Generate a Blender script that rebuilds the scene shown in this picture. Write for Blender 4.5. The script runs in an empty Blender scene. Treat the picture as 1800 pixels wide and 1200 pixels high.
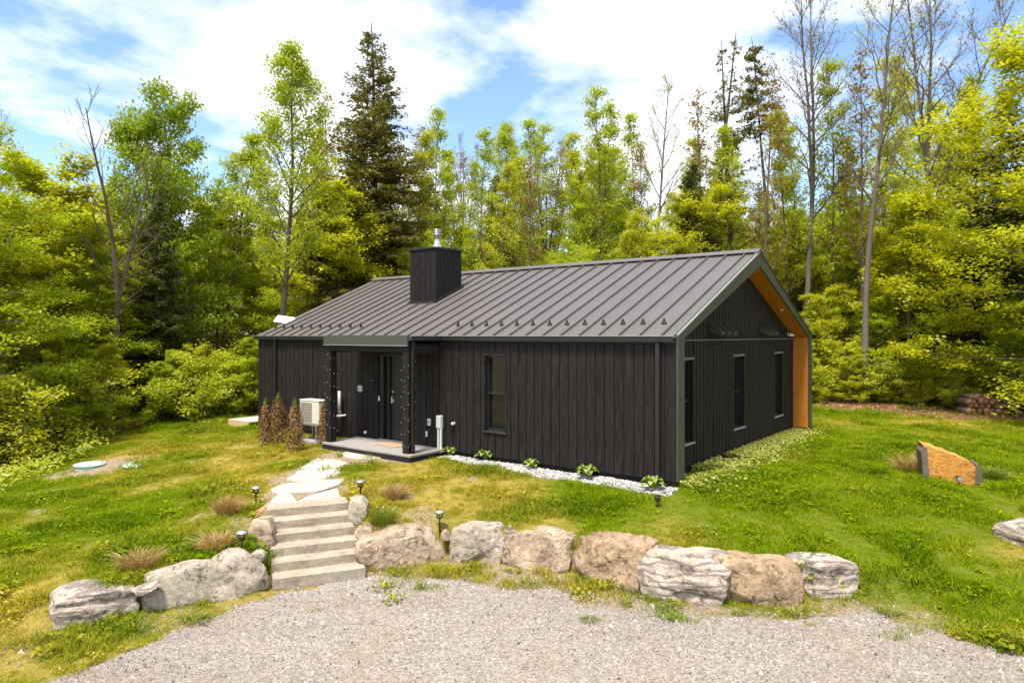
import bpy, bmesh, math, random
import numpy as np
from mathutils import Matrix, Vector

R = math.radians
random.seed(7)
rng = np.random.default_rng(7)
sc = bpy.context.scene
COL = sc.collection

# ------------------------------------------------------------------ camera
CAM_Z, FPX, HZ = 2.8, 1200.0, 589.0        # eye height (m), focal length and horizon row of the 1800x1200 photograph
cam_d = bpy.data.cameras.new('camera'); cam = bpy.data.objects.new('camera', cam_d); COL.objects.link(cam)
cam.location = (0, 0, CAM_Z); cam.rotation_euler = (R(90), 0, 0)
cam_d.sensor_width = 36; cam_d.lens = 24; cam_d.shift_y = -11 / 1800; cam_d.clip_end = 3000
sc.camera = cam

# ------------------------------------------------------------------ sky, sun, exposure
SUN_EL, SUN_AZ = R(68), R(-150)            # azimuth measured from straight ahead (+y), clockwise seen from above
sun_dir = Vector((math.sin(SUN_AZ) * math.cos(SUN_EL), math.cos(SUN_AZ) * math.cos(SUN_EL), math.sin(SUN_EL)))
sl = bpy.data.lights.new('sun', 'SUN'); sun = bpy.data.objects.new('sun', sl); COL.objects.link(sun)
sl.energy = 3.9; sl.angle = R(12); sl.color = (1.0, 0.94, 0.82)
sun.rotation_euler = (-sun_dir).to_track_quat('-Z', 'Y').to_euler(); sun.location = (-20, -20, 40)
world = bpy.data.worlds.new('World'); sc.world = world; world.use_nodes = True
wt = world.node_tree; wt.nodes.clear()
def wn(t, **k):
    n = wt.nodes.new(t)
    for a, b in k.items(): setattr(n, a, b)
    return n
sky = wn('ShaderNodeTexSky', sky_type='NISHITA', sun_disc=False, sun_elevation=SUN_EL, sun_rotation=SUN_AZ, air_density=1.0, dust_density=0.3, ozone_density=3.5)
bg = wn('ShaderNodeBackground'); out = wn('ShaderNodeOutputWorld')
bg.inputs['Strength'].default_value = 0.15
tc = wn('ShaderNodeTexCoord'); sep = wn('ShaderNodeSeparateXYZ'); wt.links.new(tc.outputs['Generated'], sep.inputs[0])
def wmath(op, a, b=None):
    n = wn('ShaderNodeMath', operation=op)
    for i, v in enumerate((a, b)):
        if v is None: continue
        if isinstance(v, (int, float)): n.inputs[i].default_value = v
        else: wt.links.new(v, n.inputs[i])
    return n.outputs[0]
zz = wmath('ADD', wmath('MAXIMUM', sep.outputs['Z'], 0.0), 0.22)
cx = wmath('DIVIDE', sep.outputs['X'], zz); cy = wmath('DIVIDE', sep.outputs['Y'], zz)
comb = wn('ShaderNodeCombineXYZ'); wt.links.new(cx, comb.inputs[0]); wt.links.new(cy, comb.inputs[1])
mp = wn('ShaderNodeMapping'); mp.inputs['Location'].default_value = (3.64, 1.2, 0.0); wt.links.new(comb.outputs[0], mp.inputs[0])
nz = wn('ShaderNodeTexNoise'); nz.inputs['Scale'].default_value = 1.15; nz.inputs['Detail'].default_value = 9; nz.inputs['Roughness'].default_value = 0.58; nz.inputs['Distortion'].default_value = 0.25
wt.links.new(mp.outputs[0], nz.inputs['Vector'])
cr = wn('ShaderNodeValToRGB'); cr.color_ramp.elements[0].position = 0.425; cr.color_ramp.elements[1].position = 0.545
wt.links.new(nz.outputs['Fac'], cr.inputs[0])
nz2 = wn('ShaderNodeTexNoise'); nz2.inputs['Scale'].default_value = 2.6; nz2.inputs['Detail'].default_value = 6; wt.links.new(mp.outputs[0], nz2.inputs['Vector'])
cl = wn('ShaderNodeMixRGB'); cl.inputs[1].default_value = (3.3, 3.65, 4.3, 1); cl.inputs[2].default_value = (6.6, 6.6, 6.6, 1); wt.links.new(nz2.outputs['Fac'], cl.inputs[0])
mx = wn('ShaderNodeMixRGB'); wt.links.new(cr.outputs[0], mx.inputs[0]); wt.links.new(sky.outputs[0], mx.inputs[1]); wt.links.new(cl.outputs[0], mx.inputs[2])
wt.links.new(mx.outputs[0], bg.inputs['Color']); wt.links.new(bg.outputs[0], out.inputs[0])
sc.view_settings.view_transform = 'Standard'; sc.view_settings.look = 'None'; sc.view_settings.gamma = 1.0
sc.view_settings.exposure = 0.92
sc.render.engine = 'CYCLES'
sc.cycles.max_bounces = 8; sc.cycles.diffuse_bounces = 5; sc.cycles.glossy_bounces = 3; sc.cycles.transmission_bounces = 4; sc.cycles.transparent_max_bounces = 8
sc.cycles.caustics_reflective = False; sc.cycles.caustics_refractive = False
sc.cycles.use_denoising = True; sc.cycles.denoiser = 'OPENIMAGEDENOISE'; sc.cycles.denoising_prefilter = 'ACCURATE'

# ------------------------------------------------------------------ general helpers
def P(px, py, z):                          # a point of height z seen at that spot of the photograph -> metres
    d = FPX * (CAM_Z - z) / (py - HZ)
    return np.array([(px - 900) / FPX * d, d, z])
def PD(px, d): return (px - 900) / FPX * d
def ZD(py, d): return CAM_Z - (py - HZ) / FPX * d

def _hash(i, j, k, s):
    n = (i * 374761393 + j * 668265263 + k * 2147483647 + s * 1274126177) & 0xffffffff
    n = ((n ^ (n >> 13)) * 1274126177) & 0xffffffff
    n = (n ^ (n >> 16)) & 0xffffffff
    return n.astype(np.float64) / 0xffffffff
def vnoise(p, s=0):
    p = np.asarray(p, float); i = np.floor(p).astype(np.int64); f = p - i; u = f * f * (3 - 2 * f)
    r = 0
    for a in (0, 1):
        for b in (0, 1):
            for c in (0, 1):
                w = (u[:, 0] if a else 1 - u[:, 0]) * (u[:, 1] if b else 1 - u[:, 1]) * (u[:, 2] if c else 1 - u[:, 2])
                r = r + w * _hash(i[:, 0] + a, i[:, 1] + b, i[:, 2] + c, s)
    return r * 2 - 1
def fbm(p, octv=4, s=0, gain=0.5):
    p = np.asarray(p, float); r = 0; a = 1
    for o in range(octv):
        r = r + a * vnoise(p * 2 ** o, s + o * 17); a *= gain
    return r
def n2(x, y, f, octv=3, s=0): return fbm(np.stack([x * f, y * f, np.zeros_like(x) + 0.37], 1), octv, s)
def sstep(a, b, x):
    t = np.clip((x - a) / (b - a), 0, 1); return t * t * (3 - 2 * t)

def mesh_np(name, verts, faces, smooth=False, mat=None, nper=None):
    """verts (N,3); faces (M,k) array of one face size, or list of such arrays"""
    me = bpy.data.meshes.new(name)
    fl = faces if isinstance(faces, list) else [faces]
    fl = [np.asarray(f, np.int32) for f in fl if len(f)]
    me.vertices.add(len(verts)); me.vertices.foreach_set('co', np.asarray(verts, np.float32).ravel())
    if fl:
        idx = np.concatenate([f.ravel() for f in fl]); tot = np.concatenate([np.full(len(f), f.shape[1], np.int32) for f in fl])
        st = np.concatenate([[0], np.cumsum(tot)[:-1]]).astype(np.int32)
        me.loops.add(len(idx)); me.loops.foreach_set('vertex_index', idx)
        me.polygons.add(len(tot)); me.polygons.foreach_set('loop_start', st); me.polygons.foreach_set('loop_total', tot)
        me.polygons.foreach_set('use_smooth', np.full(len(tot), smooth, bool))
    me.update(calc_edges=True)
    if mat: me.materials.append(mat)
    return me
def link(name, me, parent=None, loc=(0, 0, 0), rot=(0, 0, 0), kind=None):
    o = bpy.data.objects.new(name, me); COL.objects.link(o); o.location = loc; o.rotation_euler = rot
    if parent: o.parent = parent
    if kind: o['kind'] = kind
    return o
def tag(o, label, cat, group=None, kind=None):
    o['label'] = label; o['category'] = cat
    if group: o['group'] = group
    if kind: o['kind'] = kind
    return o
def thing(name, label, cat, loc=(0, 0, 0), rz=0.0, group=None):
    o = bpy.data.objects.new(name, None); COL.objects.link(o); o.empty_display_size = 0.2
    o.location = loc; o.rotation_euler = (0, 0, rz)
    return tag(o, label, cat, group)
_boxes = {}
def box_mesh(dx, dy, dz, mat, bev=0.0):
    key = (round(dx, 3), round(dy, 3), round(dz, 3), mat.name, bev)
    if key in _boxes: return _boxes[key]
    bm = bmesh.new(); bmesh.ops.create_cube(bm, size=1)
    bmesh.ops.scale(bm, vec=(key[0], key[1], key[2]), verts=bm.verts)
    if bev: bmesh.ops.bevel(bm, geom=bm.edges[:], offset=bev, segments=1, affect='EDGES')
    me = bpy.data.meshes.new('box'); bm.to_mesh(me); bm.free(); me.materials.append(mat); _boxes[key] = me
    return me
def box(name, x0, x1, y0, y1, z0, z1, mat, parent=None, bev=0.0):
    return link(name, box_mesh(x1 - x0, y1 - y0, z1 - z0, mat, bev), parent, ((x0 + x1) / 2, (y0 + y1) / 2, (z0 + z1) / 2))
def subpart(name, parent, x0, x1, y0, y1, z0, z1, mat, bev=0.0):   # box in the grandparent's space under a part that sits elsewhere
    l = parent.location
    return box(name, x0 - l.x, x1 - l.x, y0 - l.y, y1 - l.y, z0 - l.z, z1 - l.z, mat, parent, bev)
def bm_obj(name, bm, mat, parent=None, loc=(0, 0, 0), smooth=False, rot=(0, 0, 0)):
    me = bpy.data.meshes.new(name); bm.to_mesh(me); bm.free(); me.materials.append(mat)
    if smooth: me.polygons.foreach_set('use_smooth', [True] * len(me.polygons))
    return link(name, me, parent, loc, rot)
def boxes_bm(lst):
    bm = bmesh.new()
    for (x0, x1, y0, y1, z0, z1) in lst:
        m = Matrix.Translation(((x0 + x1) / 2, (y0 + y1) / 2, (z0 + z1) / 2)) @ Matrix.Diagonal((x1 - x0, y1 - y0, z1 - z0, 1))
        bmesh.ops.create_cube(bm, size=1, matrix=m)
    return bm
def prism(poly, axis, a0, a1):             # polygon in the plane across an axis, pulled from a0 to a1
    bm = bmesh.new()
    def pt(u, v, a): return {'x': (a, u, v), 'y': (u, a, v), 'z': (u, v, a)}[axis]
    A = [bm.verts.new(pt(u, v, a0)) for u, v in poly]; B = [bm.verts.new(pt(u, v, a1)) for u, v in poly]
    bm.faces.new(A[::-1]); bm.faces.new(B); n = len(poly)
    for i in range(n): bm.faces.new((A[i], A[(i + 1) % n], B[(i + 1) % n], B[i]))
    bmesh.ops.recalc_face_normals(bm, faces=bm.faces[:])
    return bm
def lathe(prof, seg=20):
    v = []; f = []
    for r, z in prof:
        for k in range(seg):
            a = 2 * math.pi * k / seg; v.append((r * math.cos(a), r * math.sin(a), z))
    for i in range(len(prof) - 1):
        for k in range(seg):
            f.append((i * seg + k, i * seg + (k + 1) % seg, (i + 1) * seg + (k + 1) % seg, (i + 1) * seg + k))
    caps = [tuple(range(seg))[::-1], tuple((len(prof) - 1) * seg + k for k in range(seg))]
    return v, f, caps
def lathe_obj(name, prof, mat, parent=None, loc=(0, 0, 0), seg=20, smooth=True, rot=(0, 0, 0)):
    v, f, c = lathe(prof, seg); me = bpy.data.meshes.new(name); me.from_pydata(v, [], f + c); me.materials.append(mat)
    me.polygons.foreach_set('use_smooth', [smooth] * len(f) + [False] * 2); me.update()
    return link(name, me, parent, loc, rot)
def tubes(paths, sides=6):
    """paths: list of (pts (n,3), radii (n)) -> verts, quads"""
    V = []; F = []; off = 0
    for pts, rad in paths:
        pts = np.asarray(pts, float); n = len(pts)
        t = np.gradient(pts, axis=0); t /= np.linalg.norm(t, axis=1)[:, None] + 1e-9
        ref = np.array([0.31, 0.95, 0.1]) if abs(t[0][2]) > 0.8 else np.array([0, 0, 1.0])
        a = np.cross(t, ref); a /= np.linalg.norm(a, axis=1)[:, None] + 1e-9; b = np.cross(t, a)
        s = sides if np.isscalar(sides) else sides
        if np.max(rad) < 0.03: s = min(s, 4)
        if np.max(rad) < 0.012: s = 3
        th = np.arange(s) * 2 * math.pi / s
        ring = pts[:, None, :] + np.asarray(rad)[:, None, None] * (np.cos(th)[None, :, None] * a[:, None, :] + np.sin(th)[None, :, None] * b[:, None, :])
        V.append(ring.reshape(-1, 3))
        i = np.arange(n - 1)[:, None] * s; k = np.arange(s)[None, :]; k2 = (k + 1) % s
        q = np.stack([i + k, i + k2, i + s + k2, i + s + k], -1).reshape(-1, 4) + off
        F.append(q); off += n * s
    return np.concatenate(V), np.concatenate(F)
def tube_obj(name, paths, mat, parent=None, sides=8, loc=(0, 0, 0)):
    v, f = tubes(paths, sides); return link(name, mesh_np(name, v, f, True, mat), parent, loc)

# ------------------------------------------------------------------ materials
def new_mat(name):
    m = bpy.data.materials.new(name); m.use_nodes = True; t = m.node_tree; t.nodes.clear()
    o = t.nodes.new('ShaderNodeOutputMaterial'); b = t.nodes.new('ShaderNodeBsdfPrincipled'); t.links.new(b.outputs[0], o.inputs[0])
    return m, t, b, o
def nd(t, typ, **k):
    n = t.nodes.new(typ)
    for a, b in k.items():
        if a.startswith('i_'): n.inputs[a[2:].replace('_', ' ')].default_value = b
        else: setattr(n, a, b)
    return n
def ramp(t, src, stops):
    r = t.nodes.new('ShaderNodeValToRGB'); e = r.color_ramp.elements
    while len(e) < len(stops): e.new(0.5)
    for el, (p, c) in zip(e, stops): el.position = p; el.color = (*c, 1) if len(c) == 3 else c
    t.links.new(src, r.inputs[0]); return r.outputs[0]
def mixc(t, fac, a, b, blend='MIX'):
    n = t.nodes.new('ShaderNodeMixRGB'); n.blend_type = blend
    for i, v in ((0, fac), (1, a), (2, b)):
        if isinstance(v, (int, float)): n.inputs[i].default_value = v
        elif isinstance(v, tuple): n.inputs[i].default_value = (*v, 1) if len(v) == 3 else v
        else: t.links.new(v, n.inputs[i])
    return n.outputs[0]
def mth(t, op, a, b=0.0):
    n = t.nodes.new('ShaderNodeMath'); n.operation = op
    for i, v in enumerate((a, b)):
        if isinstance(v, (int, float)): n.inputs[i].default_value = v
        else: t.links.new(v, n.inputs[i])
    return n.outputs[0]
def wpos(t, scale=(1, 1, 1)):
    g = t.nodes.new('ShaderNodeNewGeometry'); m = t.nodes.new('ShaderNodeMapping'); m.inputs['Scale'].default_value = scale
    t.links.new(g.outputs['Position'], m.inputs[0]); return m.outputs[0]
def opos(t, scale=(1, 1, 1)):
    g = t.nodes.new('ShaderNodeTexCoord'); m = t.nodes.new('ShaderNodeMapping'); m.inputs['Scale'].default_value = scale
    t.links.new(g.outputs['Object'], m.inputs[0]); return m.outputs[0]
def noise(t, vec, sc_, det=4, rough=0.55, dist=0.0):
    n = nd(t, 'ShaderNodeTexNoise', i_Scale=sc_, i_Detail=det, i_Roughness=rough, i_Distortion=dist); t.links.new(vec, n.inputs['Vector']); return n.outputs['Fac']
def bump(t, b, h, strength=0.4, dist=0.02):
    n = nd(t, 'ShaderNodeBump', i_Strength=strength, i_Distance=dist); t.links.new(h, n.inputs['Height']); t.links.new(n.outputs[0], b.inputs['Normal'])
def simple(name, col, rough=0.6, metal=0.0, var=0.12, sc_=9.0, bmp=0.0, spec=0.5):
    m, t, b, o = new_mat(name); v = wpos(t)
    f = noise(t, v, sc_, 5)
    c = mixc(t, f, tuple(max(0, x * (1 - var * 1.6)) for x in col), tuple(min(1, x * (1 + var * 1.6)) for x in col))
    t.links.new(c, b.inputs['Base Color']); b.inputs['Roughness'].default_value = rough; b.inputs['Metallic'].default_value = metal
    b.inputs['Specular IOR Level'].default_value = spec
    if bmp: bump(t, b, noise(t, v, sc_ * 8, 3), bmp, 0.005)
    return m
def rnd_obj(t): return t.nodes.new('ShaderNodeObjectInfo').outputs['Random']

def black_wood():
    m, t, b, o = new_mat('black_stained_wood')
    g = noise(t, wpos(t, (16, 16, 1.1)), 2.2, 5, 0.6)
    base = ramp(t, g, [(0.28, (0.004, 0.0033, 0.0033)), (0.5, (0.0125, 0.0102, 0.0100)), (0.74, (0.046, 0.038, 0.0365))])
    tone = mixc(t, mth(t, 'MULTIPLY', rnd_obj(t), 0.55), base, (0.020, 0.0155, 0.015))
    # pale scuffs and knots with shapes of their own
    kn = noise(t, wpos(t, (5, 5, 2.2)), 2.6, 3, 0.6)
    kf = ramp(t, kn, [(0.70, (0, 0, 0)), (0.80, (0.4, 0.4, 0.4))])
    c = mixc(t, kf, tone, (0.07, 0.062, 0.060))
    sp = noise(t, wpos(t, (9, 9, 6)), 4, 2); sf = ramp(t, sp, [(0.79, (0, 0, 0)), (0.82, (0.5, 0.5, 0.5))])
    c = mixc(t, sf, c, (0.14, 0.13, 0.125))
    t.links.new(c, b.inputs['Base Color']); b.inputs['Roughness'].default_value = 0.66; b.inputs['Specular IOR Level'].default_value = 0.2
    bump(t, b, g, 0.35, 0.004)
    return m
M = {}
M['wood_black'] = black_wood()
M['core'] = simple('wall_shadow_gap', (0.006, 0.006, 0.007), 0.9)
M['trim'] = simple('grey_green_metal', (0.055, 0.060, 0.050), 0.42, 0.0, 0.06, 3)
M['dark_metal'] = simple('black_metal', (0.014, 0.014, 0.015), 0.4, 0.0, 0.1, 4)
M['gutter'] = simple('gutter_metal', (0.03, 0.03, 0.031), 0.33, 0.0, 0.08, 3)
M['light_edge'] = simple('bare_aluminium_and_lit_sill', (0.42, 0.41, 0.40), 0.4, 0.5, 0.08)
def roof_mat():
    m, t, b, o = new_mat('charcoal_roof_metal')
    f = noise(t, wpos(t, (0.8, 0.8, 0.8)), 1.3, 4)
    c = mixc(t, f, (0.118, 0.103, 0.095), (0.155, 0.137, 0.127)); c = mixc(t, mth(t, 'MULTIPLY', rnd_obj(t), 0.3), c, (0.16, 0.142, 0.133))
    t.links.new(c, b.inputs['Base Color']); b.inputs['Metallic'].default_value = 0.25; b.inputs['Roughness'].default_value = 0.47
    bump(t, b, noise(t, wpos(t, (1, 1, 1)), 5, 2), 0.06, 0.01)
    return m
M['roof'] = roof_mat()
M['edge_dull'] = simple('dull_flashing_and_lit_lintel', (0.17, 0.165, 0.15), 0.5, 0.2, 0.1)
M['seam'] = simple('roof_seam_dark', (0.02, 0.019, 0.019), 0.55)
def cedar_mat():
    m, t, b, o = new_mat('orange_cedar')
    g = noise(t, wpos(t, (14, 14, 1.2)), 2.0, 5, 0.6)
    c = ramp(t, g, [(0.2, (0.40, 0.135, 0.012)), (0.55, (0.58, 0.21, 0.018)), (0.9, (0.70, 0.30, 0.035))])
    c = mixc(t, mth(t, 'MULTIPLY', rnd_obj(t), 0.4), c, (0.50, 0.165, 0.013))
    t.links.new(c, b.inputs['Base Color']); b.inputs['Roughness'].default_value = 0.5
    return m
M['cedar'] = cedar_mat()
def glass_dark():
    m, t, b, o = new_mat('dark_window_glass'); b.inputs['Base Color'].default_value = (0.008, 0.010, 0.010, 1); b.inputs['Roughness'].default_value = 0.04; b.inputs['Specular IOR Level'].default_value = 0.6
    return m
M['glass'] = glass_dark()
def glass_clear():
    m, t, b, o = new_mat('clear_window_glass')
    tr = nd(t, 'ShaderNodeBsdfTransparent'); tr.inputs[0].default_value = (0.86, 0.9, 0.86, 1)
    gl = nd(t, 'ShaderNodeBsdfGlossy', i_Roughness=0.03); fr = nd(t, 'ShaderNodeFresnel', i_IOR=1.45); mx_ = nd(t, 'ShaderNodeMixShader')
    t.links.new(fr.outputs[0], mx_.inputs[0]); t.links.new(tr.outputs[0], mx_.inputs[1]); t.links.new(gl.outputs[0], mx_.inputs[2]); t.links.new(mx_.outputs[0], o.inputs[0])
    return m
M['glass_clear'] = glass_clear()
M['white'] = simple('white_plastic', (0.72, 0.71, 0.67), 0.5, 0, 0.06)
M['cream'] = simple('cream_painted_metal', (0.66, 0.60, 0.50), 0.45, 0, 0.05)
M['grille'] = simple('grey_grille', (0.22, 0.20, 0.17), 0.6)
M['galv'] = simple('galvanised_steel', (0.45, 0.45, 0.44), 0.35, 0.6, 0.1)
M['steel'] = simple('stainless_flue', (0.62, 0.61, 0.60), 0.25, 0.85, 0.1)
M['concrete'] = simple('porch_concrete', (0.29, 0.26, 0.245), 0.85, 0, 0.1, 5, 0.2)
M['mat'] = simple('coir_mat', (0.42, 0.27, 0.16), 0.95, 0, 0.15, 40, 0.4)
M['plank'] = simple('pale_deck_wood', (0.55, 0.38, 0.20), 0.7, 0, 0.12, 6)
M['deck_top'] = simple('weathered_deck_top', (0.62, 0.56, 0.48), 0.75, 0, 0.1, 6)
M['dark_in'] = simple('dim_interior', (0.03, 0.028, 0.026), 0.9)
M['brass'] = simple('brushed_handle', (0.7, 0.66, 0.55), 0.3, 0.7)
M['septic'] = simple('pale_green_lid', (0.42, 0.55, 0.46), 0.55, 0, 0.06)
def bulb_mat():
    m, t, b, o = new_mat('fairy_bulb'); b.inputs['Base Color'].default_value = (0.6, 0.6, 0.62, 1); b.inputs['Roughness'].default_value = 0.2
    return m
M['bulb'] = bulb_mat()
def bark(name, c0, c1, zs=0.25):
    m, t, b, o = new_mat(name)
    g = noise(t, wpos(t, (1, 1, zs)), 14, 5, 0.65); big = noise(t, wpos(t), 1.2, 3)
    c = ramp(t, g, [(0.3, c0), (0.7, c1)]); c = mixc(t, mth(t, 'MULTIPLY', big, 0.35), c, tuple(x * 1.5 for x in c1))
    t.links.new(c, b.inputs['Base Color']); b.inputs['Roughness'].default_value = 0.92; bump(t, b, g, 0.6, 0.02)
    return m
M['bark_brown'] = bark('brown_bark', (0.05, 0.035, 0.024), (0.15, 0.11, 0.08))
M['bark_grey'] = bark('grey_bark', (0.06, 0.047, 0.036), (0.17, 0.135, 0.108), 1.5)
M['bark_dark'] = bark('dark_conifer_bark', (0.028, 0.02, 0.014), (0.085, 0.06, 0.042))
def leaf_mat(name, c0, c1, c2, trans=0.55, clump=0.6, hue=0.0):
    m, t, b, o = new_mat(name); t.nodes.remove(b)
    geo = t.nodes.new('ShaderNodeNewGeometry'); oi = t.nodes.new('ShaderNodeObjectInfo')
    f = geo.outputs['Random Per Island']
    c = ramp(t, f, [(0.0, c0), (0.5, c1), (1.0, c2)])
    cl_ = noise(t, wpos(t), clump, 3); c = mixc(t, ramp(t, cl_, [(0.4, (0, 0, 0)), (0.65, (0.5, 0.5, 0.5))]), c, c0)
    c = mixc(t, mth(t, 'MULTIPLY', oi.outputs['Random'], 0.45), c, c1 if hue == 0 else tuple(x * 0.55 for x in c1))
    d = nd(t, 'ShaderNodeBsdfDiffuse'); tr = nd(t, 'ShaderNodeBsdfTranslucent'); mx_ = nd(t, 'ShaderNodeMixShader'); mx_.inputs[0].default_value = trans
    gl = nd(t, 'ShaderNodeBsdfGlossy', i_Roughness=0.5); gl.inputs[0].default_value = (1, 1, 1, 1); m2 = nd(t, 'ShaderNodeMixShader'); m2.inputs[0].default_value = 0.025
    t.links.new(c, d.inputs[0]); t.links.new(mixc(t, 1.0, c, (1.0, 1.0, 0.45), 'MULTIPLY'), tr.inputs[0])
    t.links.new(d.outputs[0], mx_.inputs[1]); t.links.new(tr.outputs[0], mx_.inputs[2])
    t.links.new(mx_.outputs[0], m2.inputs[1]); t.links.new(gl.outputs[0], m2.inputs[2]); t.links.new(m2.outputs[0], o.inputs[0])
    return m
M['leaf_yellow'] = leaf_mat('spring_yellow_leaves', (0.34, 0.37, 0.010), (0.55, 0.56, 0.015), (0.74, 0.71, 0.04))
M['leaf_green'] = leaf_mat('fresh_green_leaves', (0.27, 0.34, 0.008), (0.45, 0.53, 0.012), (0.62, 0.67, 0.03))
M['leaf_maple'] = leaf_mat('maple_green_leaves', (0.18, 0.26, 0.008), (0.32, 0.42, 0.012), (0.48, 0.56, 0.03))
M['leaf_orange'] = leaf_mat('orange_spring_buds', (0.22, 0.13, 0.012), (0.36, 0.22, 0.015), (0.46, 0.34, 0.04))
M['needle'] = leaf_mat('hemlock_needles', (0.09, 0.092, 0.010), (0.18, 0.165, 0.02), (0.30, 0.25, 0.04), 0.3)
M['needle_dark'] = leaf_mat('dark_spruce_needles', (0.045, 0.06, 0.007), (0.095, 0.112, 0.012), (0.17, 0.175, 0.028), 0.25)
M['leaf_shrub'] = leaf_mat('shrub_leaves', (0.30, 0.35, 0.010), (0.48, 0.52, 0.015), (0.66, 0.66, 0.05))
M['leaf_cover'] = leaf_mat('ground_cover_leaves', (0.16, 0.18, 0.02), (0.27, 0.28, 0.04), (0.44, 0.42, 0.11), 0.2)
M['leaf_hosta'] = leaf_mat('hosta_leaves', (0.10, 0.17, 0.02), (0.20, 0.29, 0.035), (0.36, 0.42, 0.07), 0.25)
M['leaf_cedar'] = leaf_mat('dying_cedar_foliage', (0.12, 0.06, 0.02), (0.27, 0.15, 0.05), (0.42, 0.25, 0.09), 0.15)
M['leaf_cedar_tip'] = leaf_mat('green_cedar_tips', (0.06, 0.08, 0.008), (0.13, 0.15, 0.014), (0.22, 0.22, 0.03), 0.15)
M['leaf_litter'] = leaf_mat('dry_fallen_leaves', (0.14, 0.065, 0.025), (0.30, 0.16, 0.07), (0.52, 0.34, 0.19), 0.1)
M['straw'] = leaf_mat('dry_grass_straw', (0.26, 0.15, 0.045), (0.46, 0.29, 0.10), (0.62, 0.44, 0.20), 0.2)
def grass_mat():
    m, t, b, o = new_mat('lawn_grass'); t.nodes.remove(b)
    a = nd(t, 'ShaderNodeAttribute', attribute_type='INSTANCER', attribute_name='dry')
    a2 = nd(t, 'ShaderNodeAttribute', attribute_type='INSTANCER', attribute_name='tone')
    geo = t.nodes.new('ShaderNodeNewGeometry')
    g = ramp(t, geo.outputs['Random Per Island'], [(0, (0.11, 0.19, 0.003)), (0.5, (0.215, 0.31, 0.004)), (1, (0.38, 0.43, 0.012))])
    g = mixc(t, a2.outputs['Fac'], g, (0.065, 0.145, 0.003))
    s = ramp(t, geo.outputs['Random Per Island'], [(0, (0.26, 0.22, 0.012)), (0.6, (0.44, 0.36, 0.03)), (1, (0.60, 0.46, 0.10))])
    c = mixc(t, a.outputs['Fac'], g, s)
    d = nd(t, 'ShaderNodeBsdfDiffuse'); tr = nd(t, 'ShaderNodeBsdfTranslucent'); mx_ = nd(t, 'ShaderNodeMixShader'); mx_.inputs[0].default_value = 0.35
    t.links.new(c, d.inputs[0]); t.links.new(c, tr.inputs[0]); t.links.new(d.outputs[0], mx_.inputs[1]); t.links.new(tr.outputs[0], mx_.inputs[2]); t.links.new(mx_.outputs[0], o.inputs[0])
    return m
M['grass'] = grass_mat()
def rock_mat(name, c0, c1, c2, band=0.0, bandc=(0.1, 0.1, 0.1), bs=0.75):
    m, t, b, o = new_mat(name); v = wpos(t)
    n1 = noise(t, v, 2.6, 8, 0.62, 0.6); n2_ = noise(t, v, 14, 6, 0.7)
    c = ramp(t, n1, [(0.3, c0), (0.5, c1), (0.7, c2)])
    c = mixc(t, ramp(t, n2_, [(0.45, (0, 0, 0)), (0.75, (0.55, 0.55, 0.55))]), c, tuple(min(1, x * 1.5) for x in c2))
    dk = noise(t, v, 5.5, 8, 0.7, 1.2); c = mixc(t, ramp(t, dk, [(0.36, (0.9, 0.9, 0.9)), (0.46, (0, 0, 0))] if bs > .5 else [(0.2, (0.5, 0.5, 0.5)), (0.36, (0, 0, 0))]), c, tuple(x * 0.4 for x in c0))
    if band:
        w = nd(t, 'ShaderNodeTexWave', wave_type='BANDS', bands_direction='Z', i_Scale=2.1, i_Distortion=14.0, i_Detail=5, i_Detail_Scale=1.3); t.links.new(wpos(t, (0.5, 0.5, 1.6)), w.inputs['Vector'])
        c = mixc(t, ramp(t, w.outputs['Fac'], [(0.45, (0, 0, 0)), (0.9, (band, band, band))]), c, bandc)
    t.links.new(c, b.inputs['Base Color']); b.inputs['Roughness'].default_value = 0.88; b.inputs['Specular IOR Level'].default_value = 0.3
    h = mth(t, 'ADD', mth(t, 'ADD', mth(t, 'MULTIPLY', n1, 0.6), n2_), mth(t, 'MULTIPLY', noise(t, v, 46, 4, 0.7), 0.5)); bump(t, b, h, bs, 0.035 if bs > .5 else .006)
    return m
M['rock_tan'] = rock_mat('tan_boulder', (0.18, 0.123, 0.079), (0.324, 0.234, 0.161), (0.48, 0.377, 0.275))
M['rock_grey'] = rock_mat('grey_boulder', (0.185, 0.151, 0.114), (0.309, 0.258, 0.199), (0.47, 0.4, 0.317))
M['rock_pale'] = rock_mat('pale_banded_boulder', (0.26, 0.194, 0.15), (0.403, 0.319, 0.258), (0.546, 0.463, 0.384), 0.65, (0.11, 0.10, 0.095))
M['rock_brown'] = rock_mat('brown_boulder', (0.168, 0.104, 0.061), (0.312, 0.209, 0.127), (0.468, 0.342, 0.226))
M['rock_red'] = rock_mat('rusty_boulder', (0.26, 0.12, 0.06), (0.42, 0.22, 0.12), (0.50, 0.33, 0.22))
M['rock_step'] = rock_mat('cut_stone_step', (0.23, 0.18, 0.128), (0.31, 0.252, 0.19), (0.39, 0.33, 0.26), bs=.3)
M['rock_flag'] = rock_mat('pale_flagstone', (0.31, 0.27, 0.215), (0.40, 0.355, 0.295), (0.48, 0.44, 0.38), bs=.25)
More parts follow.
